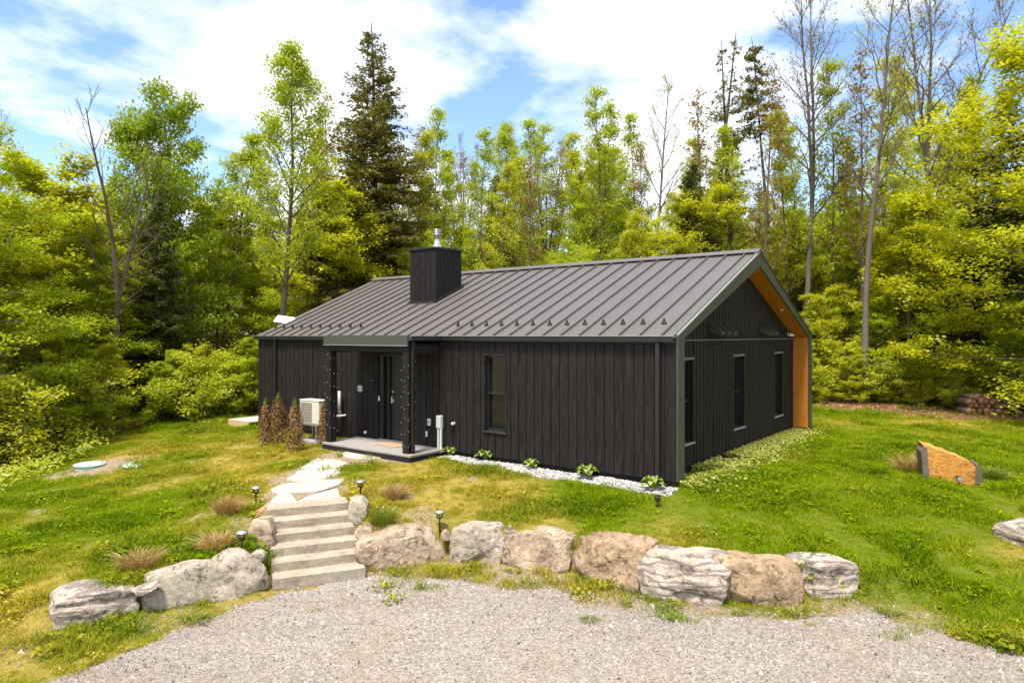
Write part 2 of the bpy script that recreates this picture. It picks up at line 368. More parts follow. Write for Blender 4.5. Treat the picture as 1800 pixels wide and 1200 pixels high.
def cutwood():
    m, t, b, o = new_mat('fresh_cut_wood')
    g = noise(t, wpos(t, (3, 3, 9)), 2.5, 6, 0.6, 0.8); c = ramp(t, g, [(0.3, (0.24, 0.085, 0.015)), (0.5, (0.52, 0.23, 0.035)), (0.75, (0.66, 0.36, 0.075))])
    st = noise(t, wpos(t, (6, 6, 2)), 3, 4); c = mixc(t, ramp(t, st, [(0.58, (0, 0, 0)), (0.7, (0.6, 0.6, 0.6))]), c, (0.2, 0.07, 0.015))
    t.links.new(c, b.inputs['Base Color']); b.inputs['Roughness'].default_value = 0.8; bump(t, b, g, 0.5, 0.02)
    return m
M['cutwood'] = cutwood()
M['log_end'] = simple('log_end_grain', (0.36, 0.17, 0.08), 0.9, 0, 0.35, 30)

# ------------------------------------------------------------------ terrain
A = np.array([3.145, 12.92]); HR = math.atan2(-0.611, 0.791); ch, sh = math.cos(HR), math.sin(HR)
def house_local(x, y):
    dx, dy = x - A[0], y - A[1]; return ch * dx + sh * dy, -sh * dx + ch * dy
def house_world(lx, ly): return A[0] + ch * lx - sh * ly, A[1] + sh * lx + ch * ly
ctrl = []
for lx in (-14, -10.5, -7, -3.5, 0):
    for ly in (0, 4.8, 9.6): ctrl.append((*house_world(lx, ly), -0.07))
for px, py, z in [(640, 806, -.13), (545, 865, -.2), (425, 900, -.33), (1200, 960, -.43), (1000, 929, -.46), (830, 912, -.47), (700, 914, -.43), (1380, 970, -.50),
                  (435, 966, -.52), (300, 1000, -.60), (170, 1030, -.62), (240, 950, -.55), (157, 822, -.62), (0, 845, -.9), (430, 745, -.12), (0, 1000, -.85), (0, 1150, -1.0),
                  (1430, 730, -.07), (1800, 735, -.12), (1670, 840, -.22), (1800, 900, -.48), (1760, 970, -.62), (1600, 960, -.52), (1520, 1010, -.72), (1560, 880, -.25), (1350, 880, -.14),
                  (200, 765, -.5), (320, 850, -.45)]:
    p = P(px, py, z); ctrl.append((p[0], p[1], z))
ctrl += [(-25, 12, -1.3), (-25, 25, -1.2), (-20, 40, -.2), (0, 45, .6), (20, 40, .5), (30, 25, 0), (25, 10, -.7), (-12, 3, -1.2), (12, 5, -1.0), (40, 50, 1.5), (-40, 50, .5), (0, 70, 2)]
ctrl = np.array(ctrl)
_K = np.linalg.norm(ctrl[:, None, :2] - ctrl[None, :, :2], axis=2)
_W = np.linalg.solve(_K + 0.25 * np.eye(len(ctrl)) * -1, ctrl[:, 2] - (-0.3))
wall_line = np.array([P(*q, -1.0)[:2] for q in [(60, 1128), (245, 1082), (480, 1036), (640, 1004), (790, 990), (870, 995), (990, 1012), (1110, 1042), (1270, 1072), (1420, 1068), (1530, 1056), (1800, 1118)]])
wall_line = np.concatenate([[[-14, 6.2]], wall_line, [[14.0, 6.0]]])
grav_line = np.array([P(*q, -1.0)[:2] for q in [(60, 1215), (150, 1175), (250, 1135), (350, 1092), (420, 1058), (480, 1036), (640, 1006), (720, 1012), (800, 1018), (900, 1030), (1000, 1048), (1110, 1066), (1270, 1086), (1420, 1084), (1520, 1078), (1620, 1094), (1800, 1150)]])
grav_line = np.concatenate([[[-14, 2.0], [-7, 6.4]], grav_line, [[14, 5.0]]])
ST_TL = P(470, 896, -.2)[:2]; ST_U = np.array([0.925, 0.38]); ST_C = np.array([-0.385, 0.923])   # stair: top-left corner of the top front edge, across, climbing
ST_W, TR, RI = 1.36, 0.325, 0.131
def height(x, y):
    x = np.asarray(x, float); y = np.asarray(y, float)
    up = np.full(x.shape, -0.3)
    for (cx_, cy_, _), w in zip(ctrl, _W): up = up + w * np.hypot(x - cx_, y - cy_)
    far = sstep(45, 75, np.hypot(x, y - 15)); up = up * (1 - far) + far * np.clip(up, -1.2, 2.0)
    up = up + 0.03 * n2(x, y, 0.9, 3, 5) + 0.012 * n2(x, y, 4.0, 2, 9)
    lo = -1.0 + 0.015 * n2(x, y, 0.8, 2, 3)
    s = y - np.interp(x, wall_line[:, 0], wall_line[:, 1])
    endr = sstep(5.3, 6.6, x); endl = sstep(-5.9, -7.2, x)
    e = np.maximum(endr, endl)
    t = sstep(0, 1, (s - 0.24 + 0.5 * e) / (0.30 + 1.9 * e))
    z = lo + (np.maximum(up, lo) - lo) * t
    # flat under the house and porch
    lx, ly = house_local(x, y)
    ins = sstep(0.5, 0.1, np.maximum.reduce([lx - 0.0, -14.0 - lx, ly - 9.6, -0.05 - ly])); z = z * (1 - ins) + (-0.10) * ins
    pin = sstep(0.4, 0.05, np.maximum.reduce([lx + 6.1, -9.25 - lx, ly, -1.2 - ly])); z = z * (1 - pin) + np.minimum(z, -0.13) * pin
    # cut for the stair
    rx, ry = x - ST_TL[0], y - ST_TL[1]
    u = rx * ST_U[0] + ry * ST_U[1]; v = rx * ST_C[0] + ry * ST_C[1]
    rampz = -0.2 + np.clip(v / TR, -6.2, 0.6) * RI - 0.20
    inn = (u > -0.12) & (u < ST_W + 0.12) & (v > -2.1) & (v < 0.5)
    z = np.where(inn, np.minimum(z, np.maximum(rampz, -1.03)), z)
    out_ = np.maximum(-.12 - u, u - ST_W - .12); flank = (out_ > 0) & (out_ < .6) & (v > -2.1) & (v < .5)
    z = np.where(flank, np.minimum(z, np.maximum(rampz + .06 + out_ * .9, -1.03)), z)
    return z
def hz(x, y): return float(height(np.array([x]), np.array([y]))[0])
flag_px = [(620, 800), (573, 813), (551, 829), (541, 849), (495, 870), (565, 867)]
flag_xy = [P(a, b, -.16)[:2] for a, b in flag_px]
path_pts = np.array([P(655, 805, -.1)[:2], *flag_xy[:4], P(530, 875, -.2)[:2]])
def seg_dist(x, y, pl):
    d = np.full(np.shape(x), 1e9)
    for (x0, y0), (x1, y1) in zip(pl[:-1], pl[1:]):
        l2 = (x1 - x0) ** 2 + (y1 - y0) ** 2; t = np.clip(((x - x0) * (x1 - x0) + (y - y0) * (y1 - y0)) / l2, 0, 1)
        d = np.minimum(d, np.hypot(x - x0 - t * (x1 - x0), y - y0 - t * (y1 - y0)))
    return d
SEPT = P(185, 824, -.62)[:2]
def masks(x, y):
    x = np.asarray(x, float); y = np.asarray(y, float)
    lx, ly = house_local(x, y)
    gl = y - np.interp(x, grav_line[:, 0], grav_line[:, 1])
    grav = sstep(0.18, -0.22, gl + 0.30 * n2(x, y, 1.6, 4, 21))
    dirt = sstep(0.95, 0.5, seg_dist(x, y, path_pts) + 0.25 * n2(x, y, 2.2, 3, 31))
    dirt = np.maximum(dirt, sstep(1.35, 0.8, np.hypot((x - SEPT[0]) / 1.25, (y - SEPT[1]) / 0.9) + 0.3 * n2(x, y, 1.9, 3, 33)))
    for px, py, r in [(330, 940, .5), (425, 925, .55), (400, 905, .5), (690, 880, .5), (740, 905, .55), (300, 975, .4)]:
        q = P(px, py, -.4)[:2]; dirt = np.maximum(dirt, 0.75 * sstep(r, r * .4, np.hypot(x - q[0], y - q[1]) + 0.2 * n2(x, y, 3, 2, 35)))
    dirt = np.maximum(dirt, .8 * sstep(.50, .72, n2(x, y, 1.25, 3, 38)) * sstep(24, 14, y) * sstep(8, 3, x))
    wlv = y - np.interp(x, wall_line[:, 0], wall_line[:, 1])
    band = sstep(.35, .0, wlv) * sstep(-3.2, -2.4, x) * sstep(6.5, 5.0, x)
    dirt = np.maximum(dirt, band * np.clip(.75 + .6 * n2(x, y, 1.7, 3, 37), 0, .97))
    # forest edge
    fl = np.maximum(sstep(-12.6, -13.4, x + 0.5 * n2(x, y, .5, 2, 41)) * sstep(8, 13, y), sstep(24.2, 25.2, y + 0.6 * n2(x, y, .5, 2, 42) - np.where(x > 9, np.clip((x - 12) * -0.75 + 1.5, -9, 2.0), 0)) * ((ly > 10.3) | (lx < -15.0)))
    dry = 0.36 + 0.80 * n2(x, y, 0.75, 4, 51)
    for px, py, r, a in [(760, 880, 2.2, .55), (470, 790, 1.8, .5), (430, 815, 1.6, .4), (330, 880, 2.2, .3), (150, 900, 3, -.1), (1300, 940, 3, -.1), (1450, 800, 5, -.55), (1300, 870, 2.0, -.8), (1000, 840, 1.6, -.35), (230, 1000, 2, .25), (900, 900, 2.0, .35), (1500, 960, 2.5, -.15), (600, 960, 3, .1)]:
        q = P(px, py, -.25)[:2]; dry = dry + a * np.exp(-((x - q[0]) ** 2 + (y - q[1]) ** 2) / r ** 2)
    dry = np.clip(dry, 0, 1)
    return grav, dirt, fl, dry
def warp(n, lo, hi, c, dens):
    """coordinates dense round c, opening out to lo and hi"""
    t = np.linspace(-1, 1, n); k = dens
    s = np.sinh(k * t) / np.sinh(k); return np.where(s < 0, c + s * (c - lo), c + s * (hi - c))
gx = warp(420, -700, 700, 0.0, 6.3); gy = warp(420, -300, 1200, 11.5, 6.3)
X, Y = np.meshgrid(gx, gy); xf, yf = X.ravel(), Y.ravel(); zf = height(xf, yf)
nx_, ny_ = len(gx), len(gy); i = np.arange(nx_ * ny_).reshape(ny_, nx_)
F = np.stack([i[:-1, :-1], i[:-1, 1:], i[1:, 1:], i[1:, :-1]], -1).reshape(-1, 4)
def ground_mat():
    m, t, b, o = new_mat('ground_soil_and_thatch')
    at = nd(t, 'ShaderNodeVertexColor', layer_name='cover'); sp = nd(t, 'ShaderNodeSeparateColor'); t.links.new(at.outputs[0], sp.inputs[0])
    v = wpos(t); fine = noise(t, v, 35, 6, 0.7); mid = noise(t, v, 6, 5, 0.6)
    lawn = ramp(t, fine, [(0.3, (0.05, 0.075, 0.004)), (0.55, (0.12, 0.15, 0.008)), (0.75, (0.27, 0.24, 0.03))])
    dryc = ramp(t, fine, [(0.3, (0.18, 0.13, 0.02)), (0.6, (0.36, 0.26, 0.06)), (0.8, (0.50, 0.38, 0.14))])
    vs = nd(t, 'ShaderNodeTexVoronoi', i_Scale=42.0); t.links.new(v, vs.inputs['Vector']); sv = nd(t, 'ShaderNodeSeparateColor'); t.links.new(vs.outputs['Color'], sv.inputs[0])
    dirtc = ramp(t, mth(t, 'ADD', mth(t, 'MULTIPLY', fine, .75), mth(t, 'MULTIPLY', sv.outputs[0], .25)), [(0.3, (0.11, 0.078, 0.048)), (0.48, (0.27, 0.20, 0.13)), (0.62, (0.37, 0.285, 0.19)), (0.78, (0.50, 0.42, 0.32))])
    lit = ramp(t, fine, [(0.3, (0.05, 0.026, 0.012)), (0.5, (0.15, 0.08, 0.035)), (0.72, (0.34, 0.2, 0.10))])
    c = mixc(t, sp.outputs[1], lawn, dryc); c = mixc(t, sp.outputs[0], c, dirtc); c = mixc(t, sp.outputs[2], c, lit)
    t.links.new(c, b.inputs['Base Color']); b.inputs['Roughness'].default_value = 0.95; b.inputs['Specular IOR Level'].default_value = 0.15
    bump(t, b, mth(t, 'ADD', fine, mid), 0.8, 0.03)
    return m
M['ground'] = ground_mat()
gme = mesh_np('ground', np.stack([xf, yf, zf], 1), F, True, M['ground'])
gr_, di_, fl_, dr_ = masks(xf, yf)
ca = gme.color_attributes.new('cover', 'FLOAT_COLOR', 'POINT')
ca.data.foreach_set('color', np.stack([np.maximum(di_, sstep(0.05, .5, gr_) * .8), dr_, fl_, np.ones_like(di_)], 1).astype(np.float32).ravel())
link('ground', gme, kind='structure')
# gravel driveway: a sheet of its own just above the soil, its edge ragged
def gravel_mat():
    m, t, b, o = new_mat('driveway_gravel'); v = wpos(t)
    vo = nd(t, 'ShaderNodeTexVoronoi', i_Scale=34.0, i_Randomness=1.0); t.links.new(v, vo.inputs['Vector'])
    vo2 = nd(t, 'ShaderNodeTexVoronoi', i_Scale=75.0, i_Randomness=1.0); t.links.new(v, vo2.inputs['Vector'])
    s1 = nd(t, 'ShaderNodeSeparateColor'); t.links.new(vo.outputs['Color'], s1.inputs[0]); s2 = nd(t, 'ShaderNodeSeparateColor'); t.links.new(vo2.outputs['Color'], s2.inputs[0])
    stops = [(0.0, (0.11, 0.09, 0.075)), (0.3, (0.24, 0.203, 0.17)), (0.65, (0.355, 0.306, 0.26)), (1.0, (0.52, 0.465, 0.41))]
    c = mixc(t, 0.5, ramp(t, s1.outputs[0], stops), ramp(t, s2.outputs[0], stops))
    big = noise(t, v, 0.9, 5, 0.6); c = mixc(t, ramp(t, big, [(0.42, (0, 0, 0)), (0.68, (0.75, 0.75, 0.75))]), c, mixc(t, 0.5, c, (0.30, 0.215, 0.14))); big2 = noise(t, wpos(t, (0.35, 1.0, 1.0)), 0.7, 4, 0.6); c = mixc(t, ramp(t, big2, [(0.45, (0, 0, 0)), (0.65, (0.6, 0.6, 0.6))]), c, mixc(t, 1.0, c, (0.74, 0.72, 0.70), 'MULTIPLY'))
    t.links.new(c, b.inputs['Base Color']); b.inputs['Roughness'].default_value = 0.92; b.inputs['Specular IOR Level'].default_value = 0.2
    bump(t, b, mth(t, 'ADD', vo.outputs['Distance'], mth(t, 'MULTIPLY', vo2.outputs['Distance'], 0.6)), 0.9, 0.02)
    return m
M['gravel'] = gravel_mat()
dx_ = np.arange(-14, 14, 0.05); dy_ = np.arange(1.5, 11.2, 0.05); X, Y = np.meshgrid(dx_, dy_); xf, yf = X.ravel(), Y.ravel()
g_, _, _, _ = masks(xf, yf); keep = (g_ > 0.5).reshape(X.shape)
wl = (yf < np.interp(xf, wall_line[:, 0], wall_line[:, 1]) + 0.02).reshape(X.shape); keep &= wl
zf = height(xf, yf) + 0.012 + 0.004 * n2(xf, yf, 9, 2, 71)
i = np.arange(X.size).reshape(X.shape); fk = keep[:-1, :-1] & keep[1:, 1:] & keep[:-1, 1:] & keep[1:, :-1]
F = np.stack([i[:-1, :-1], i[:-1, 1:], i[1:, 1:], i[1:, :-1]], -1)[fk]
us = np.unique(F); rm = np.full(X.size, -1); rm[us] = np.arange(len(us))
link('driveway', mesh_np('driveway', np.stack([xf, yf, zf], 1)[us], rm[F], True, M['gravel']), kind='structure')

# ------------------------------------------------------------------ the house
H_L, H_W, EAVE, SL = 14.05, 9.6, 2.8, 2.04 / 4.8
house = thing('cabin', 'long low cabin clad in black vertical boards with a charcoal standing seam metal roof', 'house', (A[0], A[1], 0), HR)
def cut_rects(a0, a1, z0, z1, ops):
    """rectangles of a wall sheet round its openings"""
    xs = sorted({a0, a1, *[o[0] for o in ops], *[o[1] for o in ops]}); zs = sorted({z0, z1, *[o[2] for o in ops], *[o[3] for o in ops]})
    r = []
    for xa, xb in zip(xs[:-1], xs[1:]):
        for za, zb in zip(zs[:-1], zs[1:]):
            cxm, czm = (xa + xb) / 2, (za + zb) / 2
            if a0 <= cxm <= a1 and z0 <= czm <= z1 and not any(o[0] < cxm < o[1] and o[2] < czm < o[3] for o in ops): r.append((xa, xb, za, zb))
    return r
def board_pieces(a, b, z0, z1, ops):
    segs = [(a, b, z0, z1)]
    for o in ops:
        new = []
        for (p, q, u, v) in segs:
            if q <= o[0] or p >= o[1] or v <= o[2] or u >= o[3]: new.append((p, q, u, v)); continue
            if p < o[0]: new.append((p, o[0], u, v)); p = o[0]
            if q > o[1]: new.append((o[1], q, u, v)); q = o[1]
            if u < o[2]: new.append((p, q, u, o[2]))
            if v > o[3]: new.append((p, q, o[3], v))
        segs = new
    return [s for s in segs if s[1] - s[0] > 0.03 and s[3] - s[2] > 0.03]
GAP, PITCH = 0.018, 0.22
WIN = (-4.73, -4.155, 0.60, 2.33); DOOR = (-8.41, -7.12, 0.07, 2.31)
PORCH_X0, PORCH_X1, PORCH_Y = -9.19, -6.13, -1.13
fops = [WIN, DOOR]
front = bm_obj('wall', boxes_bm([(a, b, 0.0, 0.18, u, v) for a, b, u, v in cut_rects(-H_L, -0.04, 0.0, 2.76, fops)]), M['core'], house)
front['label'] = 'long front wall of black vertical boards'
wop = (WIN[0] - .06, WIN[1] + .06, WIN[2] - .05, WIN[3] + .05); dop = (DOOR[0] - .03, DOOR[1] + .03, -0.1, DOOR[3] + .03)
k = 0; x = -0.045
while x > -H_L + 0.05:
    xa = max(x - PITCH + GAP, -H_L)
    for (p, q, u, v) in board_pieces(xa, x, 0.02 - 0.015 * random.random(), 2.63, [wop, dop]):
        e = random.uniform(-.002, .003); box('board', p, q, -0.028 - e, -0.002, u, v, M['wood_black'], front, 0.003)
    x -= PITCH
box('frieze_board', -H_L, -0.045, -0.02, -0.002, 2.645, 2.76, M['dark_metal'], front)
# gable end set back inside a deep frame
GX = -0.5
gops = [(1.12, 1.80, 0.52, 2.28), (4.31, 4.99, 0.52, 2.28), (7.53, 8.21, 0.52, 2.28)]
def under(y): return 4.49 - abs(y - 4.8) * (4.49 - 2.745) / 4.5
bm = boxes_bm([(GX - .18, GX, a, b, u, v) for a, b, u, v in cut_rects(0.18, H_W - 0.18, 0.0, 2.70, gops)])
pb = prism([(0.18, 2.70), (H_W - .18, 2.70), (H_W - .3, 2.76), (4.8, 4.6), (0.3, 2.76)], 'x', GX - .18, GX); tmp = bpy.data.meshes.new('t'); pb.to_mesh(tmp); pb.free(); bm.from_mesh(tmp); bpy.data.meshes.remove(tmp)
gable = bm_obj('wall', bm, M['core'], house); gable['label'] = 'gable end wall of narrow black boards under the deep roof frame'
y = 0.31
while y < H_W - 0.31:
    yb = min(y + PITCH * 0.86 - 0.034, H_W - 0.305)
    for (p, q, u, v) in board_pieces(y, yb, 0.02, 2.675, [(o[0] - .05, o[1] + .05, o[2] - .05, o[3] + .05) for o in gops]):
        e = random.uniform(-.002, .003); box('board', GX + .002, GX + .040 + e, p, q, u, v, M['wood_black'], gable, 0.003)
    ta, tb = under(y) - .012, under(yb) - .012
    if min(ta, tb) > 2.78:
        poly = [(y, 2.725), (yb, 2.725), (yb, tb)] + ([(4.8, under(4.8) - .012)] if y < 4.8 < yb else []) + [(y, ta)]
        bm_obj('board', prism(poly, 'x', GX + .002, GX + .040), M['wood_black'], gable)
    y += PITCH * 0.86
box('drip_strip', GX + .003, GX + .06, 0.31, H_W - .31, 2.682, 2.708, M['edge_dull'], gable)
# back and far end walls
bm_obj('wall', boxes_bm([(-H_L, -0.5, H_W - .18, H_W, 0, 2.76)]), M['wood_black'], house)
EOP = (3.3, 7.3, 0.12, 2.4)
bm = boxes_bm([(-H_L, -H_L + .18, a, b, u, v) for a, b, u, v in cut_rects(0.18, H_W - .18, 0.0, 2.70, [EOP])])
pb = prism([(0.0, 2.70), (H_W, 2.70), (4.8, 4.72)], 'x', -H_L, -H_L + .18); pb.to_mesh(tmp := bpy.data.meshes.new('t')); pb.free(); bm.from_mesh(tmp)
endw = bm_obj('wall', bm, M['wood_black'], house)
ew = box('window', -H_L + .06, -H_L + .10, EOP[0], EOP[1], EOP[2], EOP[3], M['glass_clear'], house)
for yy in (EOP[0] + .03, (EOP[0] + EOP[1]) / 2, EOP[1] - .03): subpart('frame', ew, -H_L + .04, -H_L + .14, yy - .03, yy + .03, EOP[2], EOP[3], M['dark_metal'])
box('foundation', -H_L + .03, -0.52, 0.03, H_W - .03, -0.32, 0.0, M['core'], house)
box('interior_floor', -H_L + .19, -0.7, 0.19, H_W - .19, 0.0, 0.07, M['dark_in'], house)
# frame of the gable: vertical leg and rake in one folded metal band
for sgn in (1, -1):
    poly = [(0.0, 0.02), (0.3, 0.02), (0.3, 2.745), (4.8, 4.49), (4.8, EAVE + 4.8 * SL - .012), (0.0, EAVE - .012)]
    if sgn < 0: poly = [(H_W - u, v) for u, v in poly]
    bm_obj('gable_frame', prism(poly, 'x', -0.04, 0.0), M['trim'], house)
    ys = [(u if sgn > 0 else H_W - u) for u in (0, 4.8)]
    edge = [(ys[0], EAVE - .008), (ys[1], EAVE + 4.8 * SL - .008), (ys[1], EAVE + 4.8 * SL + .022), (ys[0], EAVE + .022)]
    bm_obj('rake_edge', prism(edge, 'x', -0.03, 0.012), M['light_edge'] if sgn > 0 else M['dark_metal'], house)
box('wing_base', -0.48, -0.06, .03, .28, -0.3, 0.03, M['dark_metal'], house)
box('wing_base', -0.48, -0.06, H_W - .28, H_W - .03, -0.3, 0.03, M['dark_metal'], house)
wing = box('wing_wall', GX, -0.041, H_W - .285, H_W, 0.03, 2.74, M['dark_metal'], house); wing['label'] = 'wing wall lined with orange cedar'
w_ = (0.5 - .045) / 5
for k in range(5): subpart('plank', wing, GX + .033 + k * w_ * .94, GX + .033 + (k + 1) * w_ * .94 - .004, H_W - .303, H_W - .287, 0.05, 2.735, M['cedar'], 0.002)
sof = link('soffit', box_mesh(0.3, 0.3, 0.03, M['core']), house, (GX + .25, 4.8, 4.53)); sof['label'] = 'orange cedar soffit under the roof overhang'
for sgn in (1, -1):
    for k in range(5):
        x0 = GX + .033 + k * w_ * .94; x1 = x0 + w_ * .94 - .004
        p_ = [(.3, under(.3)), (4.79, under(4.79)), (4.79, under(4.79) + .02), (.3, under(.3) + .02)]
        if sgn < 0: p_ = [(H_W - u, v) for u, v in p_]
        l = sof.location; bm_obj('plank', prism([(u - l.y, v - l.z) for u, v in p_], 'x', x0 - l.x, x1 - l.x), M['cedar'], sof)
yl = 7.35; lamp = lathe_obj('downlight', [(.001, 0), (.055, 0), (.055, .03), (.001, .03)], M['white'], house, (GX + .26, yl, under(yl) - .012), 16); lamp.rotation_euler = (math.atan(.388) * 1, 0, 0)
lathe_obj('downlight', [(.001, 0), (.03, 0), (.03, .02), (.001, .02)], M['white'], house, (GX + .035, 4.55, 4.16), 12, rot=(0, R(90), 0))
# windows
def window(x0, x1, z0, z1, face, along):
    """face 'y': in the long wall; face 'x': in the gable end"""
    def b(name, par, a0, a1, d0, d1, u0, u1, mat, bev=0.0):
        co = (a0, a1, d0, d1, u0, u1) if face == 'y' else (GX - d1, GX - d0, a0, a1, u0, u1)
        return box(name, *co, mat, par, bev) if par is house else subpart(name, par, *co, mat, bev)
    s = 1
    w = b('window', house, x0, x1, .10, .13, z0, z1, M['glass'])
    fr = .045
    for (a0, a1, u0, u1) in ((x0, x0 + fr, z0, z1), (x1 - fr, x1, z0, z1), (x0 + fr, x1 - fr, z1 - fr, z1), (x0 + fr, x1 - fr, z0, z0 + fr), (x0 + fr, x1 - fr, (z0 + z1) / 2 - .02, (z0 + z1) / 2 + .02)):
        b('frame', w, a0, a1, .045, .099, u0, u1, M['dark_metal'])
    for (a0, a1, u0, u1) in ((x0 - .055, x0, z0, z1), (x1, x1 + .055, z0, z1)): b('casing', w, a0, a1, -.038, .02, u0, u1, M['wood_black'])
    b('casing', w, x0 - .055, x1 + .055, -.042, .02, z1, z1 + .05, M['wood_black'] if face == 'y' else M['edge_dull'])  # gable lintels take a paler metal: light from above painted into their colour
    b('sill', w, x0 - .06, x1 + .06, -.065, .03, z0 - .04, z0, M['gutter'] if face == 'y' else M['light_edge'], .004)  # gable sills are paler too, painting the light that catches their tops
window(*WIN, 'y', 0)
for g in gops: window(*g, 'x', 0)
# entrance: dark frame, narrow clear side lights, slab door
dr = box('door', -8.04, -7.37, .085, .13, 0.09, 2.24, M['dark_metal'], house)
subpart('handle', dr, -7.99, -7.955, .03, .084, 1.02, 1.20, M['brass'], .006); subpart('handle', dr, -7.96, -7.87, .035, .055, 1.08, 1.11, M['brass'], .004)
subpart('lock', dr, -7.99, -7.95, .06, .084, 1.30, 1.35, M['brass'], .005)
for (a0, a1) in ((-8.27, -8.12), (-7.30, -7.17)):
    g = box('side_light', a0, a1, .10, .115, .20, 2.2, M['glass_clear'], house); subpart('glazing_bar', g, a0, a1, .085, .099, 1.08, 1.12, M['dark_metal'])
for (a0, a1) in ((DOOR[0], -8.275), (-8.115, -8.045), (-7.365, -7.305), (-7.165, DOOR[1])): box('door_frame', a0, a1, .02, .17, .075, DOOR[3] - .07, M['dark_metal'], house)
box('door_frame', DOOR[0], DOOR[1], .02, .17, DOOR[3] - .07, DOOR[3], M['dark_metal'], house); box('threshold', DOOR[0], DOOR[1], -.04, .17, .05, .075, M['light_edge'], house)
# roof
roof = bm_obj('roof', prism([(-.02, EAVE - .10), (4.8, EAVE + 4.8 * SL - .10), (H_W + .02, EAVE - .10), (H_W + .02, EAVE - .04), (4.8, EAVE + 4.8 * SL - .03), (-.02, EAVE - .04)], 'x', -H_L - .02, -0.05), M['dark_metal'], house)
roof['label'] = 'charcoal standing seam metal roof'
def panel_mesh(w, side):
    L0, L1 = -.07, 4.79
    def zt(y): return EAVE + SL * y
    bm = prism([(L0, zt(L0) - .028), (L1, zt(L1) - .028), (L1, zt(L1)), (L0, zt(L0))], 'x', 0.0, w)
    r = prism([(L0, zt(L0) + .001), (L1, zt(L1) + .001), (L1, zt(L1) + .05), (L0, zt(L0) + .05)], 'x', w - .028, w - .002)
    t_ = bpy.data.meshes.new('t'); r.to_mesh(t_); r.free(); bm.from_mesh(t_); bpy.data.meshes.remove(t_)
    if side < 0:
        for v in bm.verts: v.co.y = H_W - v.co.y
        bmesh.ops.reverse_faces(bm, faces=bm.faces[:])
    me = bpy.data.meshes.new('roof_panel'); bm.to_mesh(me); bm.free(); me.materials.append(M['roof']); return me
SEAM0, SP = -0.30, 0.462
for side in (1, -1):
    full = panel_mesh(SP - .004, side); link('roof_panel', panel_mesh(-SEAM0 - .034, side), roof, (SEAM0 + .002, 0, 0))
    n = 0; x = SEAM0
    while x - SP > -H_L - .12: link('roof_panel', full, roof, (x - SP, 0, 0)); x -= SP; n += 1
    last = x + H_L + .1
    if last > .06: link('roof_panel', panel_mesh(last - .004, side), roof, (x - last, 0, 0))
bm_obj('ridge_cap', prism([(4.62, EAVE + 4.62 * SL + .052), (4.8, EAVE + 4.8 * SL + .062), (4.98, EAVE + 4.62 * SL + .052), (4.98, EAVE + 4.62 * SL + .068), (4.8, EAVE + 4.8 * SL + .085), (4.62, EAVE + 4.62 * SL + .068)], 'x', -H_L - .1, 0.012), M['roof'], roof)
# snow guards: triangular plates with a hole and a foot
bm = bmesh.new()
o_ = [(-.062, 0), (.062, 0), (0, .125)]; i_ = [(-.022, .025), (.022, .025), (0, .07)]
def vv(lst, yy): return [bm.verts.new((a, yy, b)) for a, b in lst]
of, inf, ob, inb = vv(o_, -.012), vv(i_, -.012), vv(o_, .012), vv(i_, .012)
for q in range(3):
    r_ = (q + 1) % 3
    bm.faces.new((of[q], of[r_], inf[r_], inf[q])); bm.faces.new((ob[r_], ob[q], inb[q], inb[r_])); bm.faces.new((of[r_], of[q], ob[q], ob[r_])); bm.faces.new((inf[q], inf[r_], inb[r_], inb[q]))
bmesh.ops.create_cube(bm, size=1, matrix=Matrix.Translation((0, .06, .008)) @ Matrix.Diagonal((.05, .16, .012, 1)))
bmesh.ops.recalc_face_normals(bm, faces=bm.faces[:]); gm = bpy.data.meshes.new('snow_guard'); bm.to_mesh(gm); bm.free(); gm.materials.append(M['dark_metal'])
x = SEAM0 - SP / 2
while x > -H_L + .1:
    if not (-9.5 < x < -6.35): link('snow_guard', gm, roof, (x, .52, EAVE + SL * .52 + .003))
    x -= SP
# gutter in two runs either side of the porch, with bright lip
for (a0, a1) in ((-H_L - .1, PORCH_X0 - .005), (PORCH_X1 + .01, -0.045)):
    g = bm_obj('gutter', prism([(-.135, 2.675), (-.035, 2.665), (-.035, 2.775), (-.045, 2.775), (-.045, 2.69), (-.125, 2.695), (-.135, 2.785), (-.15, 2.785)], 'x', a0, a1), M['gutter'], house)
    bm_obj('lip', prism([(-.158, 2.778), (-.132, 2.778), (-.132, 2.79), (-.158, 2.79)], 'x', a0, a1), M['light_edge'], g)
for xx in (-13.05, -0.385):
    d = box('downspout', xx - .045, xx + .045, -.115, -.035, 0.08, 2.66, M['dark_metal'], house, .01)
    subpart('shoe', d, xx - .043, xx + .043, -.24, -.116, .05, .13, M['dark_metal'], .01)
# pipe vent beyond the ridge
vt = lathe_obj('pipe_vent', [(.10, 0), (.10, .2), (.13, .2), (.13, .28), (.001, .3)], M['galv'], roof, (-5.15, 5.35, EAVE + (H_W - 5.35) * SL))
